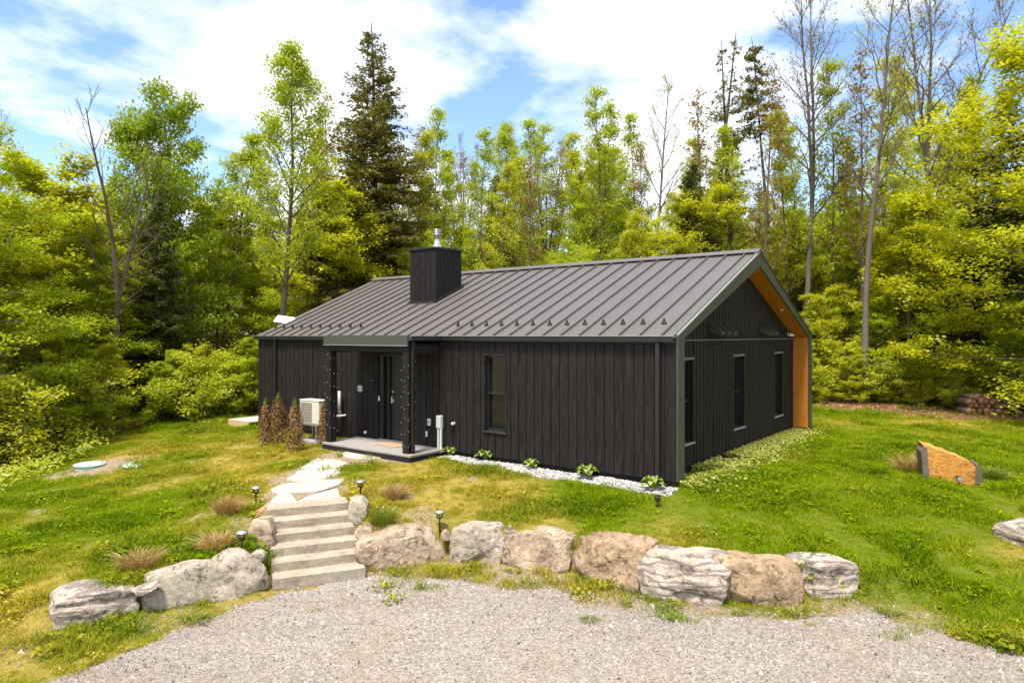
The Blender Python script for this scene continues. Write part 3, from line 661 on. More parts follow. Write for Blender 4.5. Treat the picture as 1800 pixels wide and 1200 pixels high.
# chimney
CX0, CX1, CY0, CY1, CT = -9.59, -8.51, 2.24, 3.36, 5.33
chim = box('chimney', CX0 + .02, CX1 - .02, CY0 + .02, CY1 - .02, 3.5, CT, M['core'], house); chim['label'] = 'square chimney clad in black boards'
cl_ = chim.location
def cboard(x0, x1, y0, y1, zlo): subpart('board', chim, x0, x1, y0, y1, zlo, CT - .005, M['wood_black'], .003)
nb = 5; w_ = (CX1 - CX0) / nb
for k in range(nb):
    cboard(CX0 + k * w_ + .006, CX0 + (k + 1) * w_ - .006, CY0, CY0 + .018, EAVE + CY0 * SL - .05); cboard(CX0 + k * w_ + .006, CX0 + (k + 1) * w_ - .006, CY1 - .018, CY1, EAVE + CY1 * SL - .05)
nb = 6; w_ = (CY1 - CY0 - .044) / nb
for k in range(nb):
    y0 = CY0 + .022 + k * w_; zlo = EAVE + y0 * SL - .03
    cboard(CX1 - .018, CX1, y0 + .006, y0 + w_ - .006, zlo); cboard(CX0, CX0 + .018, y0 + .006, y0 + w_ - .006, zlo)
subpart('cap', chim, CX0 - .035, CX1 + .035, CY0 - .035, CY1 + .035, CT, CT + .055, M['dark_metal'], .006)
subpart('flashing', chim, CX0 - .05, CX1 + .05, CY0 - .05, CY0 - .003, EAVE + (CY0 - .05) * SL + .01, EAVE + CY0 * SL + .06, M['dark_metal'])
bm_obj('flashing', prism([(CY0 - .05 - cl_.y, EAVE + (CY0 - .05) * SL + .002 - cl_.z), (CY1 + .05 - cl_.y, EAVE + (CY1 + .05) * SL + .002 - cl_.z), (CY1 + .05 - cl_.y, EAVE + (CY1 + .05) * SL + .08 - cl_.z), (CY0 - .05 - cl_.y, EAVE + (CY0 - .05) * SL + .08 - cl_.z)], 'x', CX1 + .003 - cl_.x, CX1 + .045 - cl_.x), M['dark_metal'], chim)
fl = lathe_obj('flue', [(.165, 0), (.165, .05), (.11, .16), (.095, .17), (.095, .44), (.10, .44)], M['steel'], chim, (0, .05, CT + .056 - cl_.z))
lathe_obj('flue_cap', [(.125, .0), (.125, .03), (.09, .04), (.09, .075), (.135, .08), (.135, .10), (.09, .11), (.09, .14), (.14, .145), (.14, .165), (.001, .185)], M['steel'], chim, (0, .05, CT + .056 + .44 - cl_.z))
# porch
box('slab_skirt', PORCH_X0 - .05, PORCH_X1 + .13, PORCH_Y - .07, -0.006, -0.30, -0.012, M['core'], house)
slab = box('porch_slab', PORCH_X0 - .06, PORCH_X1 + .14, PORCH_Y - .08, -0.005, -0.01, 0.05, M['concrete'], house, .01)
for xx in (PORCH_X0, PORCH_X1 - .2): box('porch_post', xx, xx + .2, PORCH_Y, PORCH_Y + .2, .05, 2.40, M['wood_black'], house, .006)
box('porch_beam', PORCH_X0, PORCH_X1, PORCH_Y + .005, PORCH_Y + .19, 2.40, 2.545, M['wood_black'], house, .004)
for xx in (PORCH_X0, PORCH_X1 - .16): box('porch_beam', xx + .01, xx + .15, PORCH_Y + .2, -0.03, 2.36, 2.55, M['wood_black'], house, .004)
pf = box('porch_fascia', PORCH_X0 - .02, PORCH_X1 + .02, PORCH_Y - .05, PORCH_Y - .003, 2.55, 2.80, M['trim'], house, .003)
subpart('drip_edge', pf, PORCH_X0 - .02, PORCH_X1 + .02, PORCH_Y - .062, PORCH_Y - .05, 2.548, 2.562, M['light_edge'])
box('porch_roof', PORCH_X0 - .01, PORCH_X1, PORCH_Y, -0.075, 2.70, 2.785, M['roof'], house)
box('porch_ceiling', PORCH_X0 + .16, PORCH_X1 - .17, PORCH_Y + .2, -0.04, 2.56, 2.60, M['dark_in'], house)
pg = box('gutter', PORCH_X1 + .022, PORCH_X1 + .13, PORCH_Y - .03, -0.16, 2.67, 2.775, M['gutter'], house, .01)
subpart('lip', pg, PORCH_X1 + .118, PORCH_X1 + .137, PORCH_Y - .03, -0.16, 2.776, 2.788, M['light_edge'])
box('downspout', PORCH_X1 + .012, PORCH_X1 + .072, PORCH_Y + .07, PORCH_Y + .16, .1, 2.665, M['dark_metal'], house, .01)
# hooded vents on the gable end
def hood(yc, zc):
    w = .085
    bm = prism([(GX + .03, zc + .13), (GX + .03, zc - .03), (GX + .29, zc - .12), (GX + .33, zc - .10), (GX + .33, zc - .04), (GX + .07, zc + .13)], 'y', yc - w, yc + w)
    o = bm_obj('vent_hood', bm, M['trim'], house)
    bm_obj('edge', prism([(GX + .03, zc + .134), (GX + .072, zc + .134), (GX + .335, zc - .037), (GX + .335, zc - .03), (GX + .075, zc + .142), (GX + .03, zc + .142)], 'y', yc - w - .006, yc + w + .006), M['gutter'], o)
for yc in (2.78, 3.18, 3.58, 6.32, 6.78): hood(yc, 2.91)
# fittings on the long wall
fx = lambda px: -(3.145 - (px - 900) / FPX * 12.92) / (0.791 + (px - 900) / FPX * 0.611)
def fit(name, px, z, w, h, dep, mat, bev=.006):
    x = fx(px); return box(name, x - w / 2, x + w / 2, -.03 - dep, -.031, z - h / 2, z + h / 2, mat, house, bev)
o = fit('outlet_box', 757.5, .66, .10, .17, .06, M['white'], .012); x = fx(757.5); subpart('socket', o, x - .022, x + .022, -.096, -.091, .61, .70, M['grille'])
o = fit('meter_box', 777, .70, .15, .30, .11, M['white'], .012); x = fx(777)
for q in (-.055, .03): subpart('conduit', o, x + q, x + q + .05, -.12, -.06, -.12, .56, M['white'], .012)
fit('wall_vent', 637, 1.36, .16, .17, .06, M['galv'], .01)
for q in range(4): fit('louvre', 637, 1.31 + q * .04, .145, .012, .075, M['white'], 0)
lathe_obj('door_bell', [(.07, 0), (.07, .05), (.045, .07), (.045, .10), (.001, .10)], M['dark_metal'], house, (fx(660), -.03, 1.62), 16, rot=(R(90), 0, 0))
fit('hose_tap', 801, .69, .05, .06, .10, M['white']); fit('hose_tap', 645.5, .20, .06, .07, .06, M['white']); fit('cable_clip', 753, .36, .04, .14, .05, M['white']); fit('door_switch', 668.5, 1.13, .05, .12, .02, M['white'])
# security camera under the soffit
sc_o = lathe_obj('security_camera', [(.001, 0), (.06, 0), (.06, .03), (.03, .05), (.03, .09), (.001, .09)], M['white'], house, (GX + .031, 8.75, 2.83), 14, rot=(0, R(90), 0))
lathe_obj('lens', [(.045, -.10), (.045, .06), (.03, .08), (.001, .08)], M['white'], sc_o, (.02, -.09, .10), 12, rot=(R(65), R(20), 0)); lathe_obj('lens', [(.04, -.09), (.04, .05), (.03, .07), (.001, .07)], M['white'], sc_o, (.02, .10, .10), 12, rot=(R(-65), R(20), 0))

# things fixed to or standing at the house (own objects)
def hw(lx, ly, z=0.0):
    x, y = house_world(lx, ly); return (x, y, z)
mt = link('door_mat', box_mesh(.85, .5, .02, M['mat'], .005), None, hw(-7.45, -.42, .062), (0, 0, HR)); tag(mt, 'tan coir mat lying before the cabin door', 'mat')
def string_lights(lx, turns, rev, label):
    t = thing('string_lights', label, 'string lights', hw(lx + .1, PORCH_Y + .1, .05), HR, 'fairy lights wound round the porch posts')
    pts = []; h = .107
    def sq(a):
        a = a % 4; s = [(-h, -h), (h, -h), (h, h), (-h, h), (-h, -h)]; i = int(a); f = a - i; return s[i][0] + (s[i + 1][0] - s[i][0]) * f, s[i][1] + (s[i + 1][1] - s[i][1]) * f
    N = turns * 24
    for k in range(N + 1):
        a = k / 24 * 4; x, y = sq(a if rev else 4 * turns - a); pts.append((x, y, .12 + 2.16 * k / N + .035 * math.sin(k * .9)))
    tube_obj('wire', [(np.array(pts), np.full(len(pts), .004))], M['dark_metal'], t, 4)
    bm = bmesh.new()
    for k in range(0, N, 3):
        p = pts[k]; bmesh.ops.create_icosphere(bm, subdivisions=1, radius=.0085, matrix=Matrix.Translation((p[0] * 1.1, p[1] * 1.1, p[2] + random.uniform(-.02, .02))))
    bm_obj('bulbs', bm, M['bulb'], t)['kind'] = 'stuff'
string_lights(PORCH_X0, 6, False, 'string of white fairy lights wound round the porch post beside the heat pump')
string_lights(PORCH_X1 - .2, 7, True, 'string of white fairy lights wound round the porch post with the downspout')
# heat pump on a stand
hp = thing('heat_pump', 'cream outdoor heat pump unit on a metal stand against the black wall', 'heat pump', hw(-10.35, -.62, -.11), HR)
box('pad', -.5, .5, -.3, .3, -.06, .06, M['concrete'], hp, .01)
for xx in (-.34, .30):
    for yy in (-.2, .16): box('stand_leg', xx, xx + .04, yy, yy + .04, .06, .46, M['galv'], hp)
for yy in (-.2, .16): box('stand_rail', -.42, .42, yy, yy + .04, .46, .5, M['galv'], hp)
body = box('body', -.43, .43, -.18, .18, .5, 1.12, M['cream'], hp, .02)
lid = subpart('top_cover', body, -.445, .445, -.19, .19, 1.121, 1.145, M['cream'], .008)
gr = subpart('fan_grille', body, -.38, .12, -.187, -.181, .55, 1.07, M['grille'])
for k in range(9): subpart('grille_bar', body, -.38, .12, -.193, -.188, .58 + k * .056, .586 + k * .056, M['cream'])
subpart('side_panel', body, .431, .442, -.13, .14, .56, 1.06, M['cream'], .004)
for k in range(4): subpart('side_vent', body, .443, .447, -.08, -.02, .80 + k * .055, .83 + k * .055, M['dark_metal'])
tube_obj('refrigerant_line', [(np.array([(.44, .02, .66), (.56, -.02, .70), (.62, .10, .72), (.62, .35, .70), (.60, .58, .70)]), np.full(5, .028))], M['white'], hp)
lathe_obj('conduit', [(.05, 0), (.05, .75), (.001, .75)], M['galv'], hp, (.50, .45, .62), 12); box('isolator_box', -.62, -.52, .45, .56, .56, .78, M['white'], hp, .01)
# dish on a short mast at the far end of the roof
dish = thing('satellite_antenna', 'flat white satellite panel on a short mast above the roof corner', 'antenna', hw(-H_L - .12, 1.0, 2.75), HR)
tube_obj('mast', [(np.array([(0, 0, -.25), (0, 0, .28), (.0, .02, .52)]), np.full(3, .025))], M['white'], dish); box('bracket', .0, .14, -.06, .06, -.2, .05, M['galv'], dish)
dp = link('panel', box_mesh(.60, .40, .03, M['white'], .012), dish, (0, 0, .56), (R(33), R(8), R(35)))
# small deck platform at the far end
dk = thing('deck', 'low pale wooden deck platform beyond the far corner of the cabin', 'deck', hw(-H_L - .05, .35, 0), HR)
n = 12
for k in range(n): box('plank', -1.15, -.02, -.6 + k * .14, -.6 + k * .14 + .132, .06, .10, M['deck_top'], dk, .004)
box('rim_board', -1.15, -.02, -.66, -.605, -.18, .098, M['plank'], dk, .004); box('rim_board', -1.21, -1.155, -.66, 1.08, -.18, .098, M['plank'], dk, .004)

# ------------------------------------------------------------------ stones
def unit(v): return v / (np.linalg.norm(v) + 1e-9)
_ico = {}
def ico(sub):
    if sub not in _ico:
        bm = bmesh.new(); bmesh.ops.create_icosphere(bm, subdivisions=sub, radius=1.0)
        v = np.array([p.co[:] for p in bm.verts]); f = np.array([[q.index for q in fc.verts] for fc in bm.faces]); bm.free()
        v /= np.linalg.norm(v, axis=1)[:, None]; _ico[sub] = (v, f)
    return _ico[sub]
def hull(pts):
    pts = sorted(map(tuple, pts))
    def half(ps):
        h = []
        for p in ps:
            while len(h) >= 2 and (h[-1][0] - h[-2][0]) * (p[1] - h[-2][1]) - (h[-1][1] - h[-2][1]) * (p[0] - h[-2][0]) <= 0: h.pop()
            h.append(p)
        return h
    a, b = half(pts), half(pts[::-1]); return a[:-1] + b[:-1]
def rock_mesh(outline, depth, seed, sub=5, p=26, rough=1.0, front_tilt=0.12, strata=0.0, mat=None):
    """outline: (x,z) metres of the front face about 0,0; depth into the bank (+y)"""
    r = np.random.default_rng(seed); h = hull(outline); pl = []
    D = depth / 2
    for (x0, z0), (x1, z1) in zip(h, h[1:] + h[:1]):
        n = np.array([z1 - z0, -(x1 - x0)]); L = np.linalg.norm(n)
        if L < 1e-4: continue
        n /= L; dist = n @ np.array([x0, z0]); top = max(n[1], 0)
        ny = (0.10 + r.uniform(-.05, .12)) * (1 - top) - 0.03 * top
        v = np.array([n[0], ny, n[1]]); q = np.linalg.norm(v); pl.append((v / q, max((dist + ny * -D * .9) / q, .04)))
    for k in range(3):
        v = np.array([r.uniform(-.28, .28), -1, r.uniform(-.05, .22) + front_tilt]); q = np.linalg.norm(v)
        pl.append((v / q, D * r.uniform(.86, 1.02) / q + (0.02 if k else 0)))
    pl.append((np.array([0, 1., 0]), D))
    zs = np.array(outline)[:, 1]; xs = np.array(outline)[:, 0]; hh = zs.max() - zs.min(); ww = xs.max() - xs.min()
    for k in range(4):
        a = r.uniform(0, 2 * math.pi); v = np.array([math.cos(a), -.9, math.sin(a)]); v /= np.linalg.norm(v)
        sup = abs(v[0]) * ww / 2 + abs(v[1]) * D + abs(v[2]) * hh / 2; pl.append((v, sup * r.uniform(.90, 1.0)))
    d, f = ico(sub); acc = 0
    for n, dist in pl: acc = acc + np.maximum(d @ n / dist, 0) ** p
    v = d * (acc ** (-1 / p))[:, None]
    ext = math.sqrt(ww * hh)
    for k in range(70):
        v0 = v[r.integers(0, len(v))]; n = unit(v0) * .8 + r.normal(0, .42, 3)
        if v0[1] < -.6 * D: n[1] -= .8
        n = unit(n); dist = (v @ n).max() - r.uniform(.004, .018 if n[1] > -.72 else .06) * ext; t_ = np.maximum(v @ n - dist, 0); v = v - t_[:, None] * n
    for k in range(14):
        v0 = v[r.integers(0, len(v))]; n = unit(unit(v0 / np.array([ww, 2 * D, hh])) + r.normal(0, .25, 3)); rad = r.uniform(.10, .22) * ext; w = np.exp(-((v - v0) ** 2).sum(1) / rad ** 2); dep = (v - v0) @ n + r.uniform(.0, .015) * ext
        v = v - (np.maximum(dep, 0) * np.minimum(w * 1.8, 1))[:, None] * n
    s = min(1.0, math.sqrt(ww * hh) / 0.9)
    off = seed * 3.17
    nn = fbm(v * (2.2 / s) + off, 5, seed, .55); ridge = 1 - np.abs(fbm(v * (3.4 / s) + off + 9, 4, seed + 5, .5))
    amt = rough * s * (0.022 * nn - 0.055 * np.clip(ridge - .78, 0, 1))
    if strata: sb = vnoise(np.stack([v[:, 0] * .5, v[:, 1] * .5, (v[:, 2] + .06 * nn + .12 * v[:, 0]) * 11], 1) + off, 3); amt = amt + strata * .016 * np.tanh(sb * 5)
    v = v + d * amt[:, None]
    for ax, arr in ((0, xs), (2, zs)):
        lo, hi = v[:, ax].min(), v[:, ax].max(); g_ = .022 * (arr.max() - arr.min()) if ax == 0 else 0.0; v[:, ax] = arr.min() - g_ + (v[:, ax] - lo) * (arr.max() - arr.min() + 2 * g_) / (hi - lo)
    return mesh_np('rock', v, f, False, mat)
def boulder(label, pts, mat, depth=.62, zb=-1.0, sub=5, seed=1, top=14, rough=1.0, strata=0.0, group='boulders of the retaining wall', name='boulder', front_tilt=.1, dd=0.0, base=None, sq=.5):
    pts = np.array(pts, float); bot = pts[:, 1].max(); d = FPX * (CAM_Z - zb) / (bot - HZ) + dd
    q = pts.copy(); mid = (pts[:, 1].min() + bot) / 2; q[:, 1] = np.where(pts[:, 1] < mid, pts[:, 1] + top, pts[:, 1])
    if base is None: P0, P1 = np.array([PD(pts[:, 0].min(), d), d]), np.array([PD(pts[:, 0].max(), d), d])
    else: P0, P1 = P(*base[0], zb)[:2], P(*base[1], zb)[:2]
    e = P1 - P0; Ln = np.linalg.norm(e); kx = (q[:, 0] - 900) / FPX; t = (kx * P0[1] - P0[0]) / (e[0] - kx * e[1])
    dpt = P0[1] + t * e[1]; x = t * Ln; z = CAM_Z - (q[:, 1] - HZ) / FPX * dpt
    z = np.where(z < zb + .17, zb - .12, z) if base else np.where(q[:, 1] > bot - 18, z - .10, z)
    hx, hz_ = (x.max() - x.min()) / 2, (z.max() - z.min()) / 2; na, nb_ = (x - x.min()) / hx - 1, (z - z.min()) / hz_ - 1; k_ = 1 + sq * (1 / np.maximum(np.maximum(np.abs(na), np.abs(nb_)), .3) - 1); x, z = x.min() + hx * (1 + na * k_), z.min() + hz_ * (1 + nb_ * k_)
    cx_, cz_ = (x.min() + x.max()) / 2, (z.min() + z.max()) / 2
    me = rock_mesh(list(zip(x - cx_, z - cz_)), depth, seed, sub, 40, rough, front_tilt, strata, mat)
    e = e / Ln; c2 = P0 + e * cx_ + np.array([-e[1], e[0]]) * depth / 2
    o = link(name, me, None, (c2[0], c2[1], cz_), (0, 0, math.atan2(e[1], e[0])))
    return tag(o, label, 'boulder', group)
B = boulder
B('long pale boulder with dark streaks at the grassy end of the wall', [(97, 1058), (120, 1042), (165, 1030), (240, 1024), (246, 1070), (228, 1095), (150, 1122), (103, 1112)], M['rock_pale'], .75, base=((100, 1118), (246, 1082)), seed=11, strata=1.2, rough=1.2)
B('flat little slab bridging the gap between the two left-hand wall boulders', [(225, 1030), (262, 1015), (269, 1019), (240, 1036)], M['rock_pale'], .3, zb=-.62, sub=4, seed=12, top=4, group='small stones wedged in the wall')
B('largest grey slab boulder sloping up to the stone steps', [(258, 1040), (275, 1025), (330, 1000), (400, 972), (437, 964), (462, 985), (478, 1022), (400, 1058), (265, 1080)], M['rock_grey'], .6, base=((262, 1082), (480, 1034)), sq=.1, seed=13, rough=.8, front_tilt=.2, top=12)
B('rusty brown stone beside the top step', [(428, 905), (438, 893), (462, 884), (470, 890), (468, 912), (430, 914)], M['rock_red'], .4, zb=-.42, sub=4, seed=14, top=6, group='stones flanking the steps')
B('upright tan stone flanking the middle of the steps, path light behind it', [(433, 912), (465, 909), (474, 935), (477, 962), (472, 980), (448, 962), (436, 940)], M['rock_tan'], .45, zb=-.75, sub=4, seed=15, top=8, group='stones flanking the steps')
B('small cream stone perched on the shoulder of the large grey slab', [(432, 962), (445, 957), (460, 964), (459, 978), (440, 974)], M['rock_pale'], .28, zb=-.55, sub=4, seed=16, top=4, group='small stones wedged in the wall')
B('narrow brown stone wedged between the large grey slab and the lowest steps', [(458, 976), (472, 974), (481, 1000), (481, 1024), (468, 1012)], M['rock_tan'], .35, zb=-.98, sub=4, seed=17, top=4, group='small stones wedged in the wall', dd=.25)
B('upright grey brown block beside the top two steps', [(611, 868), (634, 867), (643, 880), (641, 912), (624, 924), (612, 905)], M['rock_grey'], .42, zb=-.52, sub=4, seed=18, top=10, group='stones flanking the steps')
B('squat tan block halfway up the steps', [(622, 924), (650, 922), (658, 932), (655, 950), (630, 953)], M['rock_tan'], .4, zb=-.66, sub=4, seed=19, top=8, group='stones flanking the steps')
B('small tan stone tucked behind the first wall boulder by the steps', [(652, 934), (668, 925), (676, 932), (672, 950), (656, 952)], M['rock_tan'], .3, zb=-.68, sub=4, seed=20, top=4, group='small stones wedged in the wall')
B('wide rugged brown boulder standing against the foot of the steps', [(628, 955), (664, 952), (690, 928), (730, 920), (770, 925), (785, 945), (787, 985), (745, 996), (680, 1006), (650, 1003), (634, 985)], M['rock_tan'], .75, base=((640, 1007), (787, 989)), seed=21, rough=1.3)
B('grey block boulder behind the path light', [(789, 918), (820, 914), (872, 920), (882, 942), (876, 966), (868, 990), (840, 992), (790, 978)], M['rock_grey'], .6, base=((790, 988), (872, 994)), seed=22)
B('little cream stone lying on top between two wall boulders', [(882, 930), (895, 922), (911, 924), (911, 934), (896, 944), (884, 942)], M['rock_pale'], .26, zb=-.62, sub=4, seed=23, top=3, group='small stones wedged in the wall')
B('rounded tan brown boulder with a pale flat crown', [(876, 962), (895, 940), (918, 926), (960, 930), (996, 936), (997, 975), (988, 1006), (940, 1010), (885, 990)], M['rock_tan'], .68, base=((880, 995), (992, 1011)), seed=24, rough=1.1)
B('small tan stone standing on end in a notch of the wall', [(993, 948), (1004, 937), (1016, 942), (1012, 958), (997, 964)], M['rock_tan'], .25, zb=-.66, sub=4, seed=25, top=3, group='small stones wedged in the wall')
B('purplish brown boulder with a white flat top and undercut foot', [(990, 968), (1010, 944), (1060, 940), (1125, 950), (1127, 985), (1112, 1020), (1098, 1040), (1070, 1036), (1010, 1012), (992, 990)], M['rock_brown'], .68, base=((992, 1011), (1112, 1044)), seed=26, rough=1.35)
B('small pointed brown stone leaning at the foot of the pale boulder', [(1098, 1030), (1106, 1010), (1116, 1008), (1125, 1028), (1124, 1046), (1100, 1042)], M['rock_brown'], .25, zb=-1.0, sub=4, seed=27, top=2, group='small stones wedged in the wall')
B('large pale boulder with thin grey bands like stacked layers', [(1119, 985), (1132, 966), (1200, 966), (1264, 976), (1272, 995), (1266, 1040), (1262, 1066), (1230, 1076), (1160, 1058), (1124, 1046)], M['rock_pale'], .72, base=((1120, 1048), (1264, 1076)), seed=28, strata=1.0, rough=.9)
B('ochre brown boulder with a sharp slanting split in its face', [(1268, 990), (1280, 976), (1340, 978), (1412, 988), (1418, 1010), (1416, 1050), (1380, 1064), (1290, 1068), (1272, 1040)], M['rock_brown'], .68, base=((1272, 1070), (1416, 1065)), seed=29, rough=1.2)
B('greyish pink streaked boulder ending the wall in the lawn', [(1415, 984), (1440, 976), (1480, 971), (1505, 985), (1520, 1010), (1508, 1028), (1490, 1045), (1445, 1054), (1425, 1030)], M['rock_pale'], .6, base=((1425, 1057), (1510, 1051)), seed=30, strata=.9, rough=1.2)
B('flat pale boulder lying alone on the grass slope', [(1730, 930), (1760, 920), (1800, 917), (1850, 918), (1880, 940), (1868, 1005), (1800, 976), (1745, 948)], M['rock_pale'], .8, zb=-.62, base=((1735, 952), (1870, 984)), seed=31, strata=1.0, group='boulders on the slope', top=8)
B('round stone at the foot of the path light', [(775, 926), (784, 920), (792, 928), (790, 940), (778, 938)], M['rock_tan'], .2, zb=-.58, sub=4, seed=32, top=3, group='small stones wedged in the wall')
B('tiny brown stone in the crack below the grey block', [(868, 982), (876, 976), (882, 988), (876, 994), (868, 992)], M['rock_brown'], .18, zb=-1.0, sub=4, seed=33, top=2, group='small stones wedged in the wall')
# stone steps
st = thing('stone_steps', 'flight of six cut stone steps climbing from the gravel to the path', 'steps', (ST_TL[0], ST_TL[1], -1.0), math.atan2(ST_U[1], ST_U[0]))
for k in range(6):
    w = ST_W + random.uniform(-.02, .02); D = TR + .16
    bm = bmesh.new(); bmesh.ops.create_cube(bm, size=1, matrix=Matrix.Translation((w / 2, D / 2 - k * TR, 1.0 - .2 - k * RI - .085)) @ Matrix.Diagonal((w, D, .17, 1)))
    bmesh.ops.subdivide_edges(bm, edges=bm.edges[:], cuts=9, use_grid_fill=True)
    co = np.array([v.co[:] for v in bm.verts]); nn = fbm(co * 4 + k * 7.3, 4, k + 40); n3 = vnoise(co * 22 + k, 50)
    for v, a, b in zip(bm.verts, nn, n3):
        front = v.co.y < -k * TR + .002
        v.co.z += .001 * a; v.co.y += (.004 * a + .003 * b) * (1 if front else 0); v.co.x += .006 * a * (1 if v.co.x < .01 or v.co.x > w - .01 else 0)
    bm_obj('step', bm, M['rock_step'], st)
# flagstones
flag_lab = ['broad flagstone lying against the porch slab', 'pointed triangular flagstone, the next one down from the porch', 'long flagstone in the middle of the path', 'longest curved flagstone just above the pair at the steps', 'small roundish flagstone at the left of the top step', 'tapering flagstone at the right of the top step']
flag_poly = [[(602, 800), (622, 793), (640, 796), (668, 802), (665, 807), (625, 808), (608, 804)], [(533, 819), (560, 808), (590, 811), (614, 818), (590, 821), (545, 821)], [(506, 836), (513, 824), (540, 822), (594, 824), (590, 832), (560, 837), (520, 838)],
             [(482, 852), (500, 845), (560, 841), (600, 841), (590, 849), (555, 858), (490, 859)], [(475, 872), (490, 863), (512, 864), (520, 874), (505, 878), (481, 880)], [(527, 872), (545, 866), (590, 858), (596, 866), (580, 871), (540, 875)]]
for lab, pp in zip(flag_lab, flag_poly):
    w = np.array([P(a, b, -.15)[:2] for a, b in pp]); c = w.mean(0); w = c + (w - c) * 1.13; zg = hz(*c)
    ring = []
    for k in range(len(w)):
        a, b = w[k] - c, w[(k + 1) % len(w)] - c
        for t in (0, .33, .66): ring.append((a * (1 - t) + b * t) * (1 + random.uniform(-.03, .03)))
    bm = prism([tuple(q) for q in ring], 'z', -.06, .028); bmesh.ops.bevel(bm, geom=[e for e in bm.edges if all(v.co.z > 0 for v in e.verts)], offset=.012, segments=1, affect='EDGES')
    o = bm_obj('flagstone', bm, M['rock_flag'], None, (c[0], c[1], zg)); tag(o, lab, 'flagstone', 'flagstones of the path')
    dzx = hz(c[0] + .3, c[1]) - hz(c[0] - .3, c[1]); dzy = hz(c[0], c[1] + .3) - hz(c[0], c[1] - .3); o.rotation_euler = (math.atan2(dzy, .6), -math.atan2(dzx, .6), 0)
# white pebble strip along the long wall
def strip_pts(n, x0, x1, y0, y1):
    lx = rng.uniform(x0, x1, n); ly = rng.uniform(y0, y1, n) + .05 * np.sin(lx * 3); x = A[0] + ch * lx - sh * ly; y = A[1] + sh * lx + ch * ly; return x, y
def scatter_mesh(name, x, y, z, size, mat, sub=1, flat=.65, seed=0, smooth=False):
    """many pebbles as one mesh"""
    r = np.random.default_rng(seed); v, f = ico(sub) if sub else (np.array([(1, 0, -.5), (-.5, .87, -.5), (-.5, -.87, -.5), (0, 0, 1.0)]), np.array([(0, 2, 1), (0, 1, 3), (1, 2, 3), (2, 0, 3)]))
    n = len(x); s = size * r.uniform(.5, 1.3, (n, 1)) * r.uniform(.7, 1.3, (n, 3)); s[:, 2] *= flat
    a = r.uniform(0, 6.28, n); V = v[None] * s[:, None, :]; c_, s_ = np.cos(a)[:, None], np.sin(a)[:, None]
    V = np.stack([V[..., 0] * c_ - V[..., 1] * s_ + np.asarray(x)[:, None], V[..., 0] * s_ + V[..., 1] * c_ + np.asarray(y)[:, None], V[..., 2] + np.asarray(z)[:, None]], -1)
    Fc = f[None] + (np.arange(n) * len(v))[:, None, None]
    return mesh_np(name, V.reshape(-1, 3), Fc.reshape(-1, f.shape[1]), smooth, mat)
def pebble_mat(name, stops):
    m, t, b, o = new_mat(name); g = t.nodes.new('ShaderNodeNewGeometry'); t.links.new(ramp(t, g.outputs['Random Per Island'], stops), b.inputs['Base Color']); b.inputs['Roughness'].default_value = .8; return m
M['peb_white'] = pebble_mat('white_pebbles', [(0, (.13, .12, .11)), (.4, (.27, .25, .235)), (1, (.52, .50, .48))])
M['peb_grey'] = pebble_mat('grey_gravel_stones', [(0, (.07, .06, .055)), (.3, (.21, .183, .162)), (.7, (.36, .317, .285)), (1, (.58, .53, .49))])
x, y = strip_pts(4200, -5.9, .05, -.52, -.06); o = link('pebble_strip', scatter_mesh('pebble_strip', x, y, height(x, y) + .014, .033, M['peb_white'], 1, .7, 3)); o['kind'] = 'stuff'; o['label'] = 'strip of white pebbles along the foot of the long wall'; o['category'] = 'pebbles'
x = rng.uniform(-9, 9.5, 60000); y = rng.uniform(5.5, 11, 60000); g_, _, _, _ = masks(x, y); wy = np.interp(x, wall_line[:, 0], wall_line[:, 1]); kp = (np.maximum(g_, .62 * (y > wy - .9)) > .35 + .5 * rng.random(60000)) & (y < np.interp(x, wall_line[:, 0], wall_line[:, 1]) - .02); x, y = x[kp], y[kp]
sz = np.where(rng.random(len(x)) < .06, 2.4, 1.0) * rng.uniform(.7, 1.3, len(x)); o = link('gravel_stones', scatter_mesh('gravel_stones', x, y, height(x, y) + .014, .0115 * sz[:, None], M['peb_grey'], 0, .8, 4)); o['kind'] = 'stuff'; o['label'] = 'loose grey gravel stones scattered over the driveway'; o['category'] = 'gravel'

